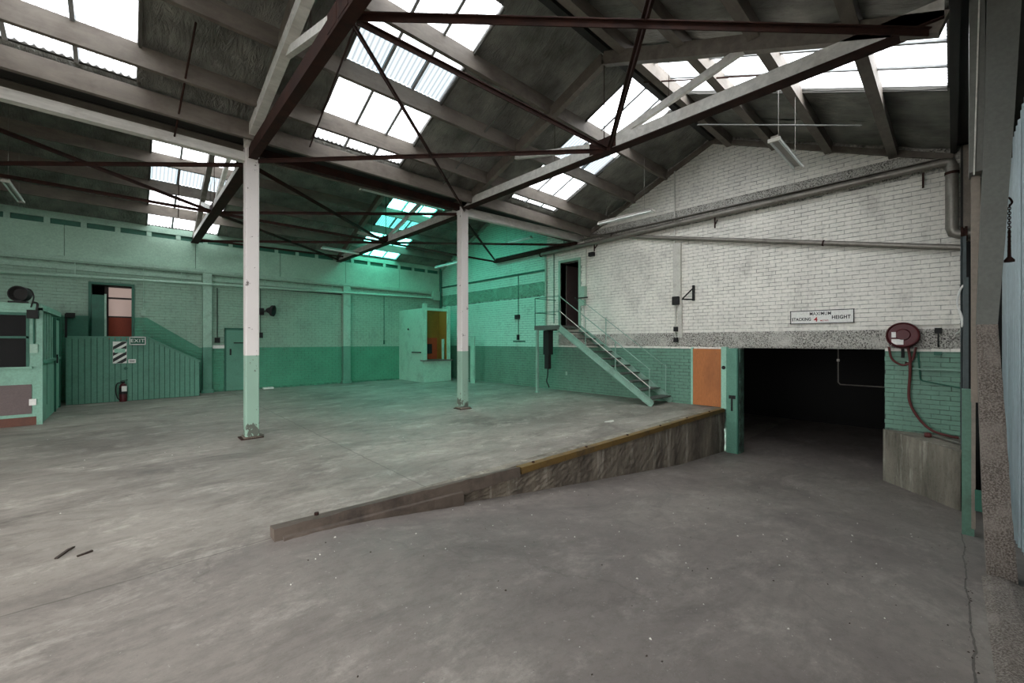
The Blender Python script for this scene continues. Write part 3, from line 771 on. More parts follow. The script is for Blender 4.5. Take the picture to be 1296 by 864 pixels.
lw.add(lvs, [(i*4+j, i*4+(j+1) % 4, (i+1)*4+(j+1) % 4, (i+1)*4+j) for i in range(n) for j in range(4)]+[(0, 1, 2, 3), (n*4+3, n*4+2, n*4+1, n*4)])
obj('lower_timber', lw, 'kerb_wood', r)
obj('bolt_head', MB()._lathe([(0, .02), (.02, .02), (.02, 0)], Vector((1.2, 3.76, .10)), Vector((0, 0, 1)), 8), 'rust', r)
r = thing('edge_timber', 'long straight timber edging with worn yellow paint along the dock edge', 'kerb', (7, 3.74, 0))
obj('rail', MB().box(3.63, 10.42, 3.70, 3.80, -.07, .012), 'yellow', r)
obj('concrete_lip', MB().box(1.6, 10.42, 3.80, 3.95, .0, .012), 'plinth', r)
for k in range(6): obj('bolt_head', MB()._lathe([(0, .022), (.014, .018), (.014, 0)], Vector((3.9+k*1.15, 3.76, .012)), Vector((0, 0, 1)), 8), 'rust', r)
# plinth right of the opening
pl = MB().prism([(10.5, .87), (10.5, -.1), (9.15, -.1)], 'z', -1.2, -.06)
pl2 = MB(); P0, P1 = Vector((10.46, .88)), Vector((9.1, -.1)); vs = []; nx, nz = 28, 16
for i in range(nx+1):
    p = P0.lerp(P1, i/nx)
    for j in range(nz+1):
        e = random.uniform(-.006, .006) if 0 < j < nz else 0
        vs.append((p[0]-.01+e, p[1]+.01, -1.15+(1.15-.05)*j/nz))
pl2.add(vs, [(i*(nz+1)+j, (i+1)*(nz+1)+j, (i+1)*(nz+1)+j+1, i*(nz+1)+j+1) for i in range(nx) for j in range(nz)])
pl.add(pl2.v, pl2.f)
wall_plinth = struct('wall_plinth', pl, 'plinth')
tag(obj('loose_pipe', MB().tube([(9.75, -.08, -.035), (10.2, .22, -.035)], .02, 8), 'grey_paint'), 'short loose pipe lying on the concrete plinth', 'pipe')

# ------------------------------------------------------------------ big opening, sliding door, orange board
door = struct('door_1', MB().box(10.34, 10.40, 3.385, 3.64, rampz(10.4)+.01, 1.44), 'green')
obj('door_handle', MB().box(10.30, 10.34, 3.50, 3.53, -.02, .32).box(10.32, 10.345, 3.44, 3.58, .26, .34), 'black', door)
obj('door_edge', MB().box(10.33, 10.345, 3.385, 3.41, rampz(10.4)+.02, 1.42), 'green_dark', door)
r = thing('door_post', 'green timber post between the orange board and the big opening', 'post', (10.4, 3.7, 0))
obj('post', MB().box(10.36, 10.5, 3.65, 3.765, 0.0, 1.47), 'green_pale', r)
obj('lock_plate', MB()._lathe([(0, 0), (0, .045), (.012, .04), (.012, 0)], Vector((10.36, 3.71, .98)), Vector((-1, 0, 0)), 16), 'black', r)
r = thing('plywood_board', 'orange plywood board closing a doorway beside the big opening', 'board', (10.45, 4.1, 0))
obj('sheet', MB().box(10.43, 10.46, 3.775, 4.47, .02, 1.42), 'ply', r)
obj('side_batten', MB().box(10.42, 10.5, 4.465, 4.51, .01, 1.45), 'green_pale', r)
for p in ((3.9, 1.3), (4.35, 1.3), (3.9, .15), (4.35, .15), (4.2, .75)): obj('screw', MB()._lathe([(0, .006), (.004, .005), (.004, 0)], Vector((10.43, p[0], p[1])), Vector((-1, 0, 0)), 6), 'black', r)
r = thing('store_pipe', 'pale bent pipe glinting inside the dark opening', 'pipe', (12.5, 1.6, .5))
obj('drop', MB().tube([(12.5, 1.87, 1.9), (12.5, 1.87, .62), (12.5, 1.83, .57), (12.5, .2, .57)], .014, 8), 'grey_paint', r)
obj('valve', MB()._lathe([(0, .03), (.06, .03), (.06, 0)], Vector((12.5, 1.87, 1.12)), Vector((0, 0, 1)), 10), 'white', r)

# ------------------------------------------------------------------ right wall fittings
RX = Matrix.Rotation
ROTR = (PI/2, 0, -PI/2)                                             # text facing -X
sg = tag(obj('wall_sign', MB().box(10.465, 10.48, 1.33, 2.37, 1.985, 2.235), 'paper'), 'white sign reading MAXIMUM STACKING 4 METRES HEIGHT above the opening', 'sign')
for a in (MB().box(10.46, 10.47, 1.31, 2.39, 2.235, 2.25).box(10.46, 10.47, 1.31, 2.39, 1.97, 1.985).box(10.46, 10.47, 1.315, 1.33, 1.97, 2.25).box(10.46, 10.47, 2.37, 2.385, 1.97, 2.25),): obj('sign_border', a, 'ink', sg)
text('lettering', 'MAXIMUM', .098, (10.463, 1.86, 2.175), ROTR, 'ink', sg, xs=.76)
text('lettering', 'STACKING', .090, (10.463, 2.185, 2.065), ROTR, 'ink', sg, xs=.74, off=.028)
text('lettering', 'HEIGHT', .100, (10.463, 1.52, 2.09), ROTR, 'ink', sg, xs=.80, off=.028)
text('red_numeral', '4', .13, (10.463, 1.935, 2.055), ROTR, 'redink', sg, off=.02)
text('red_lettering', 'METRES', .044, (10.463, 1.79, 2.03), ROTR, 'redink', sg, xs=.85)

r = thing('hose_reel', 'round dark red fire hose reel on the wall right of the opening', 'hose reel', (10.3, .62, 1.7))
c = Vector((10.45, .62, 1.70)); ax = Vector((-1, -.06, .10)).normalized()
obj('disc', MB()._lathe([(.22, 0), (.22, .095), (.205, .107), (.205, .195), (.225, .214), (.20, .23), (.185, .23), (.185, .2), (.185, 0)], c, ax, 40), 'red', r, smooth=True)
obj('hub', MB()._lathe([(.225, 0), (.225, .09), (.22, .095), (.19, .095)], c, ax, 24), 'red', r, smooth=True)
coil = MB()
for k in range(3):
    pts = []; u = ax.cross(Vector((0, 0, 1))).normalized(); v = ax.cross(u)
    for j in range(29): q = 2*PI*j/28; pts.append(c+ax*(.05+.045*k)+(u*math.cos(q)+v*math.sin(q))*.20)
    coil.tube(pts, .021, 8)
obj('hose_coil', coil, 'hose', r, smooth=True)
obj('back_disc', MB()._lathe([(.0, 0), (.0, .235), (.02, .235), (.02, 0)], c, ax, 40), 'red', r)
obj('bracket', MB().box(10.42, 10.5, .60, .64, 1.3, 1.75), 'black', r)
for (dy, dz, a, b) in ((.12, -.0, .03, .05), (.07, -.13, .08, .05)):
    p = c+ax*.226+Vector((0, dy, dz)); obj('paper_label', MB().box(p.x-.006, p.x-.002, p.y-a, p.y+a, p.z-b, p.z+b), 'paper', r)
r = thing('fire_hose', 'faded red hose hanging from the reel down onto the concrete plinth', 'hose', (10.2, .4, 0))
obj('hose', MB().tube(arc([(10.33, .55, 1.55), (10.36, .52, 1.3), (10.38, .52, 1.0), (10.38, .53, .55), (10.36, .42, .25), (10.3, .25, .05), (10.28, .05, -.015), (10.28, -.08, -.03)]), .021, 8), 'hose', r, smooth=True)
obj('hose_loop', MB().tube(arc([(10.33, .80, 1.50), (10.36, .76, 1.28), (10.38, .62, 1.17), (10.38, .5, 1.25), (10.36, .44, 1.5)]), .018, 8), 'hose', r, smooth=True)
obj('nozzle', MB()._lathe([(0, 0), (0, .03), (.02, .042), (.06, .042), (.09, .03), (.09, 0)], Vector((10.12, .33, -.02)), Vector((.1, -1, 0)), 12), 'hose', r)
r = thing('water_pipe', 'green water pipe run on the brick beside the fire hose', 'pipe', (10.45, .2, .9))
obj('pipe', MB().tube([(10.45, .55, 1.25), (10.45, .55, 1.10), (10.45, -.1, 1.10)], .018, 8), 'stair_green', r)
obj('lower_pipe', MB().tube([(10.46, .42, 1.4), (10.46, .39, .92), (10.46, .36, .89), (10.46, -.1, .80)], .012, 8), 'green_dark', r)
obj('valve', MB()._lathe([(0, .03), (.08, .03), (.08, 0)], Vector((10.45, .59, 1.20)), Vector((0, -1, 0)), 10), 'rust', r)
r = thing('cable_switch', 'small dark switch with drop cable right of the hose reel', 'switch', (10.46, .16, 1.6))
obj('switch_box', MB().box(10.43, 10.49, .12, .21, 1.74, 1.84), 'black', r); obj('cable', MB().tube([(10.46, .165, 1.74), (10.46, .165, 1.5)], .01, 6), 'black', r)
obj('lower_box', MB().box(10.44, 10.49, .12, .22, 1.36, 1.42), 'green_dark', r)
tag(obj('surface_cable', MB().tube([(10.47, .45, 1.90), (10.47, -.08, 1.90)], .012, 6), 'white'), 'thin white cable along the brick above the small switch', 'cable')

# large pipes
r = thing('downpipe', 'large grey pipe running high along the brick wall and turning down at the right end', 'pipe', (10.3, 4, 4.6))
px = 10.34
obj('long_pipe', MB().tube([(px, 9.6, 4.56), (px, .12, 4.70)], .065, 14), 'grey_paint', r, smooth=True)
obj('top_lip', MB().box(px-.05, px+.1, .15, 9.5, 4.765, 4.78), 'grey_paint', r)
obj('elbow', MB().tube(arc([(px, .14, 4.70), (px, .04, 4.69), (px, .0, 4.62), (px, .0, 4.5)], 5), [.07]*16, 14), 'grey_paint', r, smooth=True)
obj('drop_pipe', MB().tube([(px, .0, 4.62), (px, .0, 3.55), (px, -.02, 3.46), (px, -.10, 3.42), (px, -.3, 3.42)], .082, 16), 'grey_paint', r, smooth=True)
obj('clamp', MB()._lathe([(0, .09), (.05, .09)], Vector((px, .0, 4.46)), Vector((0, 0, 1)), 16), 'rust', r)
obj('flange', MB()._lathe([(0, 0), (0, .125), (.03, .125), (.03, .1), (.05, .1), (.05, .125), (.08, .125), (.08, 0)], Vector((px, -.1, 3.42)), Vector((0, -1, 0)), 16), 'rust', r)
for y in (.35, 3.9, 7.4):
    obj('bracket', MB().beam((px, y, 4.60), (px, y, 4.33), .02, .03).beam((px, y, 4.40), (10.5, y, 4.56), .02, .02), 'rust', r)
obj('end_cap', MB()._lathe([(0, 0), (0, .075), (.05, .075), (.05, 0)], Vector((px, 9.62, 4.56)), Vector((0, -1, 0)), 14), 'rust', r)
r = thing('drain_pipe', 'narrower grey pipe falling gently to the right below the large pipe', 'pipe', (10.4, 4, 4))
pa, pb = Vector((10.40, 7.6, 4.86)), Vector((10.40, -.12, 3.20))
obj('pipe', MB().tube([pa, pb], .05, 12), 'grey_paint', r, smooth=True)
for t in (.1, .75): p = pa.lerp(pb, t); obj('clip', MB()._lathe([(0, .06), (.03, .06)], p, (pb-pa).normalized(), 12).beam(p, p+Vector((.1, 0, .03)), .02, .02), 'rust', r)
# vertical conduit with channel at x 858
r = thing('cable_duct', 'vertical pale cable duct with black switches on the white brick', 'duct', (10.45, 4.88, 1.6))
obj('duct', MB().box(10.42, 10.49, 4.78, 4.98, 2.75, 4.15), 'white', r); obj('thin_pipe', MB().tube([(10.45, 4.95, 4.1), (10.45, 4.95, 6.15)], .022, 8), 'white', r)
obj('lower_duct', MB().box(10.44, 10.49, 4.76, 4.86, 1.7, 2.75), 'white', r); obj('lower_pipe', MB().tube([(10.45, 4.93, 2.7), (10.45, 4.93, 1.65)], .018, 8), 'white', r)
for z, s in ((2.66, .09), (1.92, .05), (1.64, .05)): obj('switch_box', MB().box(10.38, 10.44, 4.90-s, 4.90+s, z-s*1.2, z+s*1.2), 'black', r)
r = thing('wall_bracket', 'black triangular steel bracket on the white brick', 'bracket', (10.4, 4.5, 2.8))
obj('upright', MB().box(10.44, 10.49, 4.44, 4.49, 2.63, 3.02), 'black', r); obj('arm', MB().beam((10.46, 4.46, 2.66), (10.16, 4.62, 2.66), .03, .03), 'black', r); obj('brace', MB().beam((10.18, 4.61, 2.68), (10.46, 4.46, 2.96), .025, .025), 'black', r)
# vertical pipe at the colour change, rail and pipes in the teal part
tag(obj('corner_pipe', MB().tube([(10.44, 9.47, 4.65), (10.44, 9.47, 2.15)], .035, 10), 'mint_trim'), 'vertical pipe where white brick changes to teal brick', 'pipe')
tag(obj('thin_conduit', MB().tube([(10.46, 9.12, 4.6), (10.46, 9.12, 2.2)], .014, 8), 'green_dark'), 'thin dark conduit between the corner pipe and the upper door', 'conduit')
tag(obj('wall_rail', MB().box(10.44, 10.5, 9.5, 15.95, 4.02, 4.07), 'green_dark'), 'dark horizontal rail on the teal brick wall', 'rail')
r = thing('drop_conduit', 'thin conduit with black box hanging down the teal brick wall', 'conduit', (10.46, 10.9, 2.5))
obj('conduit', MB().tube([(10.47, 10.85, 4.0), (10.47, 10.85, 1.75)], .012, 6), 'green_dark', r)
obj('junction_box', MB().box(10.42, 10.49, 10.78, 11.0, 2.42, 2.58), 'black', r); obj('switch', MB().box(10.42, 10.49, 10.81, 10.89, 1.66, 1.85), 'black', r)
tag(obj('wall_plate', MB().box(10.485, 10.49, 10.5, 11.15, 1.58, 1.63), 'green_dark'), 'thin dark name strip under the black switch on teal brick', 'plate')
r = thing('meter_box', 'grey steel electrical box right of the upper door', 'electrical box', (10.4, 7.85, 3))
obj('box', MB().box(10.35, 10.49, 7.78, 8.0, 2.98, 3.32), 'mint_trim', r); obj('socket', MB().box(10.38, 10.49, 7.82, 7.98, 2.72, 2.9), 'mint_trim', r)
obj('conduit', MB().tube([(10.46, 7.8, 3.3), (10.46, 7.8, 4.5)], .022, 8), 'white', r); obj('lower_conduit', MB().tube([(10.46, 7.88, 2.8), (10.46, 7.88, 1.95)], .018, 8), 'white', r)
obj('lug', MB().box(10.36, 10.42, 7.7, 8.02, 2.95, 2.98), 'black', r)
tag(obj('siren_box', MB().box(10.38, 10.49, 7.48, 7.66, 4.22, 4.34), 'black'), 'small black box high on the wall under the pipe', 'box')

# upper door on the right wall
fr = MB().box(10.46, 10.76, 8.02, 8.1, 2.08, 4.27).box(10.46, 10.76, 8.85, 8.93, 2.08, 4.27).box(10.46, 10.76, 8.1, 8.85, 4.19, 4.27)
dr = struct('door_2', fr, 'mint_trim')
obj('door_leaf', MB().box(10.78, 11.45, 8.84, 8.88, 2.1, 4.15), 'taupe', dr)
obj('bannister', MB().beam((10.8, 8.5, 3.05), (12.2, 8.5, 2.2), .05, .04), 'steel_grey', dr)

# ------------------------------------------------------------------ steel stairs
sx0, sx1 = 9.42, 10.42
r = thing('steel_staircase', 'pale green steel staircase climbing to the upper door', 'staircase', (9.9, 6.5, 0))
yt, yb_, zt = 7.98, 5.02, 2.08
for x in (sx0, sx1):
    s = obj('stringer', MB().beam((x, yt+.02, zt-.07), (x, yb_, .03), .012, .16), 'stair_green', r)
    obj('flange', MB().beam((x, yt+.02, zt+.03), (x, yb_-.02, .13), .05, .012).beam((x, yt+.05, zt-.17), (x, yb_+.1, -.0+.03), .05, .012), 'stair_green', s)
nt_ = 10
for i in range(nt_):
    t = (i+.5)/nt_; y = yt+(yb_-yt)*t-.02; z = zt*(1-(i+1)/(nt_+1))
    tr = obj('tread', MB().box(sx0+.01, sx1-.01, y-.12, y+.14, z-.03, z), 'tread', r)
obj('landing', MB().box(sx0, 10.46, 8.0, 9.02, 2.02, 2.08).box(sx0-.01, sx0+.04, 8.0, 9.02, 1.96, 2.09).box(sx0, 10.46, 8.98, 9.03, 1.96, 2.09), 'tread', r)
obj('landing_post', MB().box(sx0, sx0+.07, 8.9, 8.97, 0.012, 2.02).box(sx0-.03, sx0+.1, 8.87, 9.0, 0, .012), 'stair_green', r)
def onx(y, z): return (sx0, y, z)
hr = MB()
rail = lambda h, y: zt+(-(yt-y)*zt/(yt-yb_))+h
hr.tube([onx(8.0, 2.98), onx(5.1, .55+.35)], .014, 8) if False else None
for (y, zb, zt2) in ((7.04, 1.42, 2.31), (6.07, .80, 1.5), (5.1, .12, 1.0)):
    obj('baluster', MB().tube([onx(y, zb), onx(y, rail(.86, y))], .012, 8), 'stair_green', r)
obj('handrail', MB().tube([onx(8.0, rail(.86, 8.0)), onx(5.08, rail(.86, 5.08))], .012, 8), 'stair_green', r)
obj('mid_rail', MB().tube([onx(8.0, rail(.42, 8.0)), onx(5.08, rail(.42, 5.08))], .011, 8), 'white', r)
obj('landing_rail', MB().tube([(sx0, 8.0, 2.08), (sx0, 8.0, 2.96)], .012, 8).tube([(sx0, 9.0, 2.08), (sx0, 9.0, 2.96), (10.42, 9.0, 2.96)], .012, 8).tube([(sx0, 9.0, 2.5), (10.42, 9.0, 2.5)], .01, 8).tube([(sx0, 8.0, 2.96), (sx0, 9.0, 2.96)], .01, 8).tube([(sx0, 8.0, 2.5), (sx0, 9.0, 2.5)], .01, 8), 'green_dark', r)
obj('wall_baluster', MB().tube([(10.36, 5.15, .12), (10.36, 5.15, 1.0)], .012, 8).tube([(10.36, 7.0, 1.5), (10.36, 7.0, 2.3)], .012, 8), 'stair_green', r)
obj('wall_handrail', MB().tube([(10.36, 7.9, rail(.86, 7.9)), (10.36, 5.1, rail(.86, 5.1))], .009, 8), 'stair_green', r)
r = thing('power_box', 'black electrical box with hanging cable under the stair landing', 'electrical box', (9.95, 9, 1))
obj('box', MB().box(9.84, 10.05, 8.80, 9.04, 1.18, 1.95), 'black', r); obj('lower_box', MB().box(9.86, 10.0, 8.84, 9.0, .72, 1.18), 'black', r)
obj('top_cap', MB().box(9.84, 10.06, 8.85, 9.0, 1.95, 1.99), 'stair_green', r)
obj('hanger', MB().tube([(9.95, 8.92, 1.95), (9.95, 8.92, 2.03)], .02, 6), 'black', r)
obj('cable', MB().tube(arc([(9.93, 8.92, .74), (9.93, 8.93, .5), (9.92, 8.96, .32), (9.9, 8.86, .18), (9.9, 8.84, .12)]), .018, 8), 'black', r, smooth=True)
tag(obj('wall_socket', MB().box(10.46, 10.49, 8.55, 8.62, .5, .62), 'mint_trim'), 'small pale socket on green brick behind the hanging cable', 'socket')

# ------------------------------------------------------------------ back wall fittings
r = thing('eave_pipe', 'long pale pipe along the back wall below the ledge', 'pipe', (2, 15.8, 3.3))
obj('pipe', MB().tube([(XL+.1, 15.82, 3.20), (9.9, 15.82, 3.53)], .04, 10), 'mint_trim', r, smooth=True)
for x in (-1, 1.2, 3.4, 5.6, 7.8): obj('clip', MB().beam((x, 15.82, 3.25+(x+7.5)*.019), (x, 15.82, 3.7), .015, .03), 'mint_trim', r)
tag(obj('fascia_bracket_box', MB().box(9.95, 10.3, 15.75, 15.95, 3.45, 3.85), 'mint_trim'), 'pale box at the end of the pipe in the far corner', 'box')
tag(obj('corner_downpipe', MB().tube([(10.4, 15.86, 4.9), (10.4, 15.86, 3.1)], .05, 10), 'green_dark'), 'dark downpipe in the far corner of the room', 'pipe')
# ground door
dr = struct('door_3', MB().box(DX0-.05, DX0, 15.96, 16, 0, 2.02).box(DX1, DX1+.05, 15.96, 16, 0, 2.02).box(DX0-.05, DX1+.05, 15.96, 16, 1.97, 2.04), 'green_dark')
obj('door_leaf', MB().box(DX0, DX1, 15.965, 15.99, .02, 1.97), 'green', dr)
obj('door_handle', MB().box(DX0+.09, DX0+.13, 15.92, 15.965, 1.16, 1.36), 'black', dr)
obj('door_closer', MB().box(DX0+.2, DX1-.1, 15.92, 15.965, 1.54, 1.57), 'black', dr)
def dropswitch(x, z0, z1, lab, m='black', box=.07):
    r = thing('drop_conduit', lab, 'conduit', (x, 15.95, z0))
    obj('conduit', MB().tube([(x, 15.96, z0), (x, 15.96, z1)], .012, 6), m, r); obj('switch', MB().box(x-box, x+box, 15.92, 15.985, z0-.16, z0), m, r)
dropswitch(2.1, 1.72, 3.3, 'dark conduit and black switch left of the green ground door')
dropswitch(.35, 2.50, 3.8, 'pale conduit and pale switch right of the upper back doorway', 'mint_trim', .05)
dropswitch(7.73, 1.65, 3.5, 'dark conduit left of the ticket booth on the back wall', 'green_dark', .02)
tag(obj('notice_strip', MB().box(1.98, 2.3, 15.97, 15.985, 1.38, 1.48), 'paper'), 'small pale notice strip left of the green ground door', 'notice')
r = thing('floodlight', 'dark round floodlight on the back wall between column and pilaster', 'floodlight', (3.55, 15.8, 2.6))
obj('lamp_head', MB()._lathe([(.0, 0), (0, .06), (.1, .12), (.16, .19), (.24, .2), (.24, .17), (.17, .1), (.15, 0)], Vector((3.45, 15.82, 2.66)), Vector((.8, -.5, -.1)), 24), 'black', r, smooth=True)
obj('bracket', MB().tube([(3.3, 15.98, 2.6), (3.3, 15.8, 2.6), (3.5, 15.74, 2.64)], .02, 8), 'black', r); obj('control_gear', MB().box(3.18, 3.38, 15.85, 15.98, 2.5, 2.72), 'black', r)
obj('drop_cable', MB().tube([(3.3, 15.96, 2.5), (3.3, 15.96, 1.9)], .01, 6).tube([(3.3, 15.96, 2.7), (3.3, 15.96, 3.4)], .01, 6), 'black', r); obj('switch', MB().box(3.26, 3.36, 15.9, 15.98, 1.72, 1.9), 'black', r)
tag(obj('floor_patch', MB().box(3.35, 3.65, 15.75, 15.95, 0, .05), 'paper'), 'small white scrap at the foot of the back wall', 'scrap')

# upper door and red-brown partition beyond
fr = MB().box(UX0-.06, UX0, 15.93, 16.2, 1.0, 3.22).box(UX1, UX1+.06, 15.93, 16.2, 1.0, 3.22).box(UX0, UX1, 15.93, 16.2, 3.16, 3.22)
dr = struct('door_4', fr, 'green_dark')
obj('door_leaf', MB().box(UX0+.02, UX0+.26, 15.60, 15.64, 1.02, 2.85), 'green_dark', dr)
obj('leaf_edge', MB().box(UX0+.26, UX0+.30, 15.59, 15.65, 1.02, 2.88), 'mint_trim', dr)
r = thing('lit_partition', 'red-brown partition with bright frosted panes seen through the upper back doorway', 'partition', (-.1, 16.6, 1))
obj('panel', MB().box(-.42, .2, 16.5, 16.54, 1.0, 2.30), 'rustdoor', r)
obj('glazing_bar', MB().box(-.42, .2, 16.49, 16.55, 2.29, 2.33).box(-.42, .2, 16.49, 16.55, 2.82, 2.87).box(-.42, .2, 16.49, 16.55, 3.15, 3.2).box(-.46, -.38, 16.49, 16.55, 1, 3.2).box(.12, .2, 16.49, 16.55, 1, 3.2), 'stick', r)
obj('pane', MB().box(-.38, .12, 16.51, 16.53, 2.33, 2.82), 'frost', r); obj('pane', MB().box(-.38, .12, 16.51, 16.53, 2.87, 3.15), 'frost', r)
obj('kick_board', MB().box(-.42, .2, 16.44, 16.5, 1.0, 1.16), 'taupe', r)

# ------------------------------------------------------------------ boarded stair enclosure on the left
r = thing('stair_enclosure', 'green boarded stair enclosure with sloping top against the back wall', 'enclosure', (.2, 15.2, 0))
n = 24; x0, x1 = -1.12, 1.56; wd = (x1-x0)/n
topz = lambda x: 1.70 if x < .42 else 1.70-(x-.42)*.60
for i in range(n):
    a, b = x0+wd*i, x0+wd*(i+1); g = .007; o_ = random.uniform(-.003, .003)
    mb = MB().prism([(a+g, .01), (b-g, .01), (b-g, topz(b)), (a+g, topz(a))], 'y', 15.15+o_, 15.17+o_)
    obj('plank', mb, 'green', r)
obj('frame', MB().prism([(x0, 0), (x1-.01, 0), (x1-.01, topz(x1)-.03), (.42, 1.66), (x0, 1.66)], 'y', 15.176, 15.2), 'green_dark', r)
obj('cap_rail', MB().box(x0, .42, 15.13, 15.22, 1.70, 1.735).prism([(.42, 1.70), (1.6, .99), (1.6, 1.02), (.42, 1.735)], 'y', 15.13, 15.22), 'green', r)
obj('end_board', MB().prism([(15.15, .01), (15.99, .01), (15.99, 1.0), (15.15, 1.0)], 'x', 1.55, 1.57), 'green_dark', r)
for k in range(6): obj('step', MB().box(.43+k*.19, .43+(k+1)*.19, 15.2, 15.98, 0, 1.0-k*.165), 'tread', r)
obj('landing', MB().box(x0, .43, 15.2, 15.98, .9, 1.0), 'tread', r)
obj('knob', MB()._lathe([(0, .04), (.03, .04), (.03, 0)], Vector((-.02, 15.15, .88)), Vector((0, -1, 0)), 12).add([], []), 'green_dark', r)
YF_ = 15.14
sg = tag(obj('hazard_board', MB().box(-.27, .0, 15.12, 15.14, 1.02, 1.60), 'paper'), 'black and white diagonally striped board on the green boards', 'sign')
sw = MB()                                                           # four diagonal stripes clipped to the board
def clip(poly, x0, x1, z0, z1):
    for ax, lim, sgn in ((0, x0, 1), (0, x1, -1), (1, z0, 1), (1, z1, -1)):
        out = []
        for i in range(len(poly)):
            p, q = poly[i-1], poly[i]; dp, dq = sgn*(p[ax]-lim), sgn*(q[ax]-lim)
            if (dp >= 0) != (dq >= 0): t = dp/(dp-dq); out.append((p[0]+(q[0]-p[0])*t, p[1]+(q[1]-p[1])*t))
            if dq >= 0: out.append(q)
        poly = out
        if not poly: return poly
    return poly
for k, c0 in enumerate((1.63, 1.47, 1.31, 1.15, .99)):
    c0 += -.36+.04; pts = clip([(-.5, c0-.11), (.2, c0+.41), (.2, c0+.50), (-.5, c0-.02)], -.265, -.005, 1.025, 1.595)
    if len(pts) > 2: obj('stripe', MB().prism(pts, 'y', 15.114, 15.12), 'ink', sg)
obj('centre_label', MB().box(-.24, -.03, 15.108, 15.113, 1.30, 1.41), 'green_pale', sg)
sg = tag(obj('exit_sign', MB().box(.06, .37, 15.11, 15.14, 1.52, 1.72), 'green_dark'), 'dark green EXIT sign on the boards', 'sign')
obj('border', MB().box(.05, .38, 15.10, 15.125, 1.705, 1.73).box(.05, .38, 15.10, 15.125, 1.51, 1.53).box(.05, .07, 15.10, 15.125, 1.51, 1.73).box(.36, .38, 15.10, 15.125, 1.51, 1.73), 'paper', sg)
text('lettering', 'EXIT', .125, (.215, 15.105, 1.618), (PI/2, 0, 0), 'paper', sg, xs=1.05)
sg = tag(obj('small_notice', MB().box(.03, .18, 15.12, 15.14, 1.02, 1.12), 'paper'), 'small white notice below the EXIT sign', 'notice')
obj('printed_line', MB().box(.05, .16, 15.117, 15.12, 1.07, 1.085).box(.06, .15, 15.117, 15.12, 1.045, 1.055), 'ink', sg)
r = thing('fire_extinguisher', 'fire extinguisher standing at the foot of the green boards', 'fire extinguisher', (-.07, 15.02, 0))
obj('cylinder', MB()._lathe([(0, 0), (0, .075), (.02, .08), (.18, .08), (.40, .08), (.45, .06), (.48, .025), (.50, .025), (.5, 0)], Vector((-.07, 15.04, .01)), Vector((0, 0, 1)), 20), 'red', r, smooth=True)
obj('dark_band', MB()._lathe([(0, .0815), (.17, .0815)], Vector((-.07, 15.04, .21)), Vector((0, 0, 1)), 20), 'black', r)
obj('label', MB().box(-.10, -.0, 14.952, 14.957, .28, .42), 'paper', r)
obj('valve', MB().box(-.11, -.03, 15.0, 15.08, .50, .54).beam((-.13, 15.04, .55), (.02, 15.0, .58), .02, .015), 'black', r)
obj('hose', MB().tube(arc([(-.10, 15.04, .52), (-.19, 15.02, .48), (-.21, 15.0, .3), (-.18, 15.0, .12), (-.13, 14.98, .06)]), .013, 8), 'black', r)
tag(obj('boarded_rail_end', MB().box(-1.1, -.72, 15.16, 15.19, 1.74, 2.26), 'green_dark'), 'dark green screen panel behind the boards beside the upper doorway', 'panel')
tag(obj('hinge_post', MB().box(-1.13, -1.09, 15.1, 15.16, 1.7, 2.3).box(-1.11, -.95, 15.08, 15.16, 2.2, 2.32), 'black'), 'dark hinge post at the office corner', 'post')

# ------------------------------------------------------------------ small office at the left edge
r = thing('site_office', 'pale green boarded office hut with dark window at the left edge', 'hut', (-2.5, 13, 0))
X0, X1, Y0 = -4.5, -1.21, 12.05
obj('front_wall', MB().box(X0, X1, Y0, Y0+.08, 0.0, 1.08).box(-1.37, X1, Y0, Y0+.08, 1.08, 2.2).box(X0, X1, Y0, Y0+.08, 2.13, 2.25).box(X0, -3.4, Y0, Y0+.08, 1.08, 2.13), 'hut_green', r)
obj('side_wall', MB().box(X1-.08, X1, Y0+.02, 15.0, 0, 1.22), 'hut_green', r)
obj('side_panel', MB().box(X1-.08, X1-.05, Y0+.02, 15.0, 1.22, 2.2), 'green', r)
for k in range(5): obj('side_batten', MB().box(X1-.06, X1, Y0+.1+k*.38, Y0+.2+k*.38, 1.22, 2.2), 'hut_green', r)
obj('side_rail', MB().box(X1-.02, X1+.03, Y0, 15.0, 1.17, 1.23), 'green', r)
obj('side_groove', MB().box(X1, X1+.004, Y0+.75, Y0+.79, .3, 1.15), 'green_dark', r)
obj('top_plate', MB().box(X0, X1+.02, Y0-.02, Y0+.1, 2.2, 2.3).box(X1-.1, X1+.03, Y0, 15.0, 2.2, 2.3), 'hut_green', r)
obj('roof_board', MB().box(X0, X1, Y0, 15.1, 2.3, 2.33), 'hut_green', r)
dd = obj('side_door', MB().box(X1-.04, X1+.01, 14.05, 14.8, .05, 2.1), 'hut_green', r)
obj('frame', MB().box(X1-.04, X1+.03, 13.97, 14.05, 0, 2.15).box(X1-.04, X1+.03, 14.8, 14.88, 0, 2.15), 'green_dark', dd)
obj('handle', MB().box(X1+.01, X1+.05, 14.1, 14.14, 1.1, 1.3), 'black', dd)
wn = obj('window', MB().box(-3.4, -1.37, Y0+.03, Y0+.06, 1.12, 2.13), 'dark', r)
obj('window_frame', MB().box(-3.4, -1.37, Y0-.01, Y0+.05, 1.66, 1.70).box(-1.40, -1.36, Y0-.01, Y0+.05, 1.12, 2.13).box(-3.4, -1.37, Y0-.01, Y0+.05, 2.10, 2.15), 'green_dark', wn)
obj('window_sill', MB().box(-3.45, -1.32, Y0-.06, Y0+.03, 1.08, 1.12), 'hut_green', wn)
obj('patch_board', MB().box(-3.6, -1.33, Y0-.015, Y0, .22, .78), 'taupe', r)
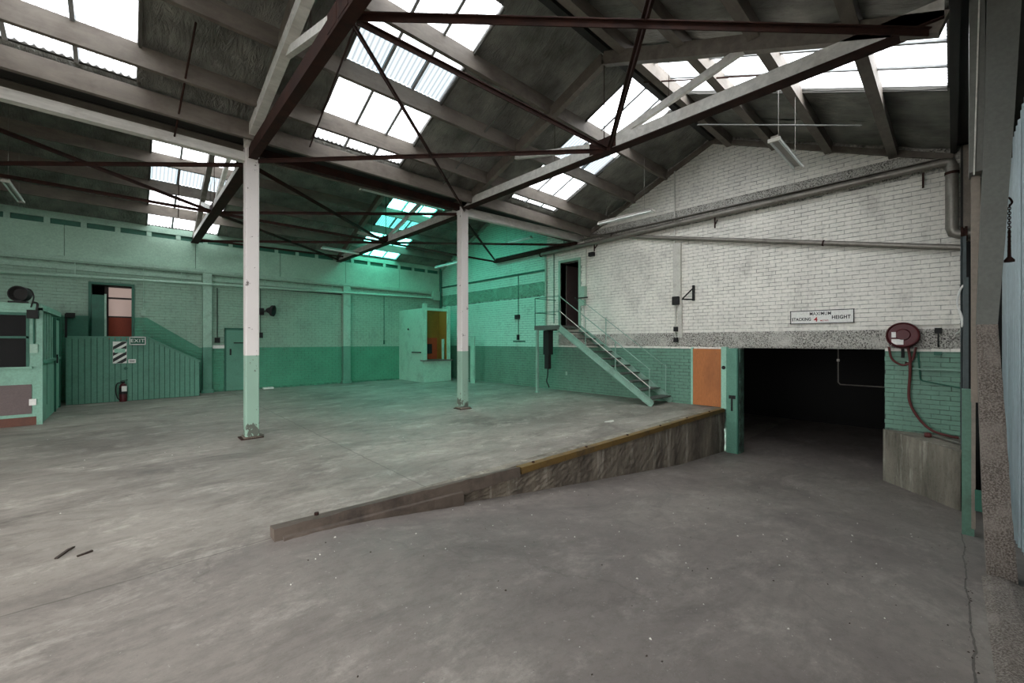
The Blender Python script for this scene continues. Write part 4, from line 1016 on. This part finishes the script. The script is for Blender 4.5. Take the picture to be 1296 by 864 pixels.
obj('skirting', MB().box(X0, -1.27, Y0-.03, Y0, 0, .16), 'brown', r)
obj('power_outlet', MB().box(-1.36, -1.27, Y0-.04, Y0, .38, .5), 'paper', r)
obj('corner_post', MB().box(X1-.06, X1+.02, Y0-.02, Y0+.06, 0, 2.25), 'hut_green', r)
r = thing('office_switch', 'black junction box with conduit and switch on the office corner', 'switch', (-1.29, 12, 1.5))
obj('junction_box', MB().box(-1.38, -1.24, Y0-.14, Y0-.02, 2.04, 2.2), 'black', r)
obj('bent_pipe', MB().tube(arc([(-1.26, Y0-.08, 2.18), (-1.25, Y0-.08, 2.32), (-1.30, Y0-.08, 2.35)]), .018, 8), 'black', r)
obj('conduit', MB().tube([(-1.30, Y0-.03, 2.04), (-1.30, Y0-.03, 1.56)], .013, 8), 'green_dark', r)
obj('switch', MB().box(-1.35, -1.25, Y0-.05, Y0, 1.38, 1.55), 'mint_trim', r)
r = thing('drum_floodlight', 'round black drum lamp on the office roof', 'floodlight', (-1.5, 12.1, 2.35))
obj('drum', MB()._lathe([(0, 0), (0, .1), (.05, .13), (.2, .14), (.2, .125), (.12, .1), (.1, 0)], Vector((-1.43, 12.2, 2.50)), Vector((-.35, -1, 0)), 24), 'black', r, smooth=True)
obj('foot', MB().box(-1.62, -1.38, 12.0, 12.15, 2.33, 2.36).beam((-1.5, 12.08, 2.34), (-1.46, 12.12, 2.42), .03, .03), 'black', r)
obj('cable', MB().tube(arc([(-1.42, 12.1, 2.62), (-1.34, 12.05, 2.58), (-1.30, 12.0, 2.45), (-1.33, 11.97, 2.25)]), .012, 6), 'black', r)

# ------------------------------------------------------------------ booth in the far corner
r = thing('ticket_booth', 'pale mint booth with ochre opening in the far corner', 'booth', (9, 15, 0))
bx0, bx1, by0 = 8.42, 9.72, 14.05
obj('side_panel', MB().box(bx0, bx0+.04, by0+.02, 15.99, 0, 2.9), 'green_pale', r)
obj('front_panel', MB().box(bx0, bx1, by0, by0+.04, 0, .84), 'green_pale', r)
obj('post', MB().box(bx0-.01, bx0+.15, by0-.03, by0+.07, .84, 3.08), 'green_pale', r)
obj('post', MB().box(bx1-.17, bx1-.05, by0-.03, by0+.07, .84, 3.04), 'green_pale', r)
obj('head_board', MB().box(bx0+.1, bx1-.05, by0, by0+.04, 2.82, 2.92), 'green_pale', r)
obj('counter', MB().box(bx0-.02, bx1+.02, by0-.12, by0+.2, .83, .87), 'taupe', r)
obj('inner_wall', MB().box(bx0+.04, bx1-.1, by0+.7, by0+.74, .87, 2.9), 'ochre', r)
obj('inner_door', MB().box(bx0+.25, bx1-.25, by0+.66, by0+.70, .87, 1.75), 'rustdoor', r)
obj('inner_hatch', MB().box(bx0+.42, bx0+.8, by0+.64, by0+.66, 1.1, 1.5), 'black', r)
obj('inner_side', MB().box(bx1-.12, bx1-.08, by0+.04, by0+.7, .87, 2.9), 'ochre', r)
obj('lining_board', MB().box(bx1-.30, bx1-.20, by0+.2, by0+.24, .87, 1.7), 'green_pale', r)
obj('back_side_panel', MB().box(bx1-.1, bx1-.06, by0+.02, 15.99, 0, 2.85), 'green_pale', r)
obj('handle_bar', MB().beam((bx0-.02, 14.9, 1.17), (bx0-.02, 14.2, 1.17), .03, .04), 'black', r)
obj('knob', MB()._lathe([(0, .04), (.03, .04), (.03, 0)], Vector((bx0, 15.2, 2.1)), Vector((-1, 0, 0)), 10), 'black', r)
tag(obj('leaning_board', MB().box(9.7, 9.76, 12.5, 12.72, .0, 1.8), 'green_pale'), 'narrow pale board standing upright behind the farther column', 'board')

# ------------------------------------------------------------------ fluorescent fittings
def batten(p, L, axis, label, zt=None, w=.12, wires=True):
    x, y, z = p; r = thing('fluorescent_light', label, 'light fitting', p, 'unlit fluorescent battens')
    def bx(a0, a1, b0, b1, z0, z1): return MB().box(x+a0, x+a1, y+b0, y+b1, z+z0, z+z1) if axis == 'x' else MB().box(x+b0, x+b1, y+a0, y+a1, z+z0, z+z1)
    obj('housing', bx(-L/2, L/2, -w*.3, w*.3, .02, .07), 'grey_paint', r)
    for s in (-1, 1):
        a = (x-L/2+.03, y+s*w*.36, z); b = (x+L/2-.03, y+s*w*.36, z)
        if axis == 'y': a = (x+s*w*.36, y-L/2+.03, z); b = (x+s*w*.36, y+L/2-.03, z)
        obj('tube', MB().tube([a, b], .017, 8), 'tube', r, smooth=True)
        obj('end_cap', bx(s*L/2-.03, s*L/2, -w/2, w/2, -.02, .03), 'white', r)
        if wires:
            q = x+s*L*.35 if axis == 'x' else x; yy = y if axis == 'x' else y+s*L*.35
            obj('hanging_wire', MB().tube([(q, yy, z+.08), (q, yy, rz(yy)-.0)], .0035, 5), 'grey_paint', r)
    return r
batten((7.2, 1.68, 4.38), 1.3, 'x', 'twin tube light hanging beneath the right skylight', w=.15)
batten((9.2, 5.66, 4.72), 1.56, 'y', 'long pale light fitting in front of the white gable wall')
batten((-1.66, 12.9, 4.6), 1.55, 'y', 'light fitting at the left edge beneath the far bay roof', w=.12)
batten((5.45, 10.0, 5.38), 2.4, 'x', 'long light fitting beneath the valley, left of the farther column')
batten((5.2, 13.9, 4.6), 1.2, 'x', 'short light fitting beside the truss end at the teal skylight')
batten((9.0, 13.3, 4.53), 1.5, 'y', 'light fitting just left of the farther column, near the far corner')
batten((9.6, 10.05, 4.97), 1.4, 'y', 'light fitting under the valley beam over the teal brick wall')
# conduits under the roof
tag(obj('roof_conduit', MB().tube([(6.35, 2.65, 4.9), (8.2, .95, 4.9)], .012, 8), 'steel_grey'), 'thin grey conduit below the near roof beside the hanging light', 'conduit')
tag(obj('sprinkler_pipe', MB().tube([(7, 3.9, 6.40), (7, 1.47, 5.42)], .014, 8), 'rust'), 'thin dark pipe crossing the right skylight', 'pipe')
tag(obj('roof_conduit', MB().tube([(5.0, 5.3, 5.95), (5.0, 7.5, 5.0)], .014, 8), 'steel_grey'), 'thin conduit running down the foil roof right of the middle skylight', 'conduit')

# ------------------------------------------------------------------ litter
tag(obj('bark_strip', MB().beam((-.38, 4.5, .006), (-.32, 4.62, .012), .02, .01).beam((-.32, 4.62, .01), (-.30, 4.66, .006), .014, .01), 'stick'), 'dark splinter on the floor at lower left, left one of two', 'litter')
tag(obj('bark_strip', MB().beam((-.27, 4.44, .006), (-.19, 4.47, .01), .018, .01), 'stick'), 'dark splinter on the floor at lower left, right one of two', 'litter')
ptch = MB(); pts = [(7.07+.13*math.cos(q)*(1+.3*math.sin(3*q)), 4.68+.07*math.sin(q)*(1+.2*math.cos(2*q))) for q in [2*PI*k/18 for k in range(18)]]
tag(obj('plaster_splash', ptch.prism(pts, 'z', 0, .004), 'plaster'), 'small white plaster splash on the raised floor near the edge', 'splash')
lt = MB()
def crumb(x, y, z, s):
    a = random.uniform(0, 3); c, d = math.cos(a)*s, math.sin(a)*s
    lt.add([(x+c, y+d, z), (x-d*.6, y+c*.6, z), (x-c, y-d*.8, z), (x+d*.5, y-c*.6, z), (x, y, z+s*.8)], [(0, 1, 4), (1, 2, 4), (2, 3, 4), (3, 0, 4)])
for _ in range(110):
    x, y = random.uniform(.6, 9.5), random.uniform(.2, 3.6); crumb(x, y, rampz(x)+.001, random.uniform(.004, .012))
for _ in range(90): crumb(random.uniform(-2, 9.5), random.uniform(3.9, 12), .001, random.uniform(.004, .014))
o = tag(obj('plaster_crumbs', lt, 'plaster'), 'scattered pale plaster crumbs on the concrete', 'debris', None, 'stuff')
lt = MB()
for _ in range(90):
    x, y = random.uniform(.8, 9.5), random.uniform(-.05, 3.6); crumb(x, y, rampz(x)+.001, random.uniform(.004, .011))
for _ in range(40): x = random.uniform(2.5, 7); crumb(x, -.1+random.uniform(-.03, .03), rampz(x)+.001, random.uniform(.003, .010))
tag(obj('dark_grit', lt, 'stick'), 'scattered dark grit on the ramp', 'debris', None, 'stuff')
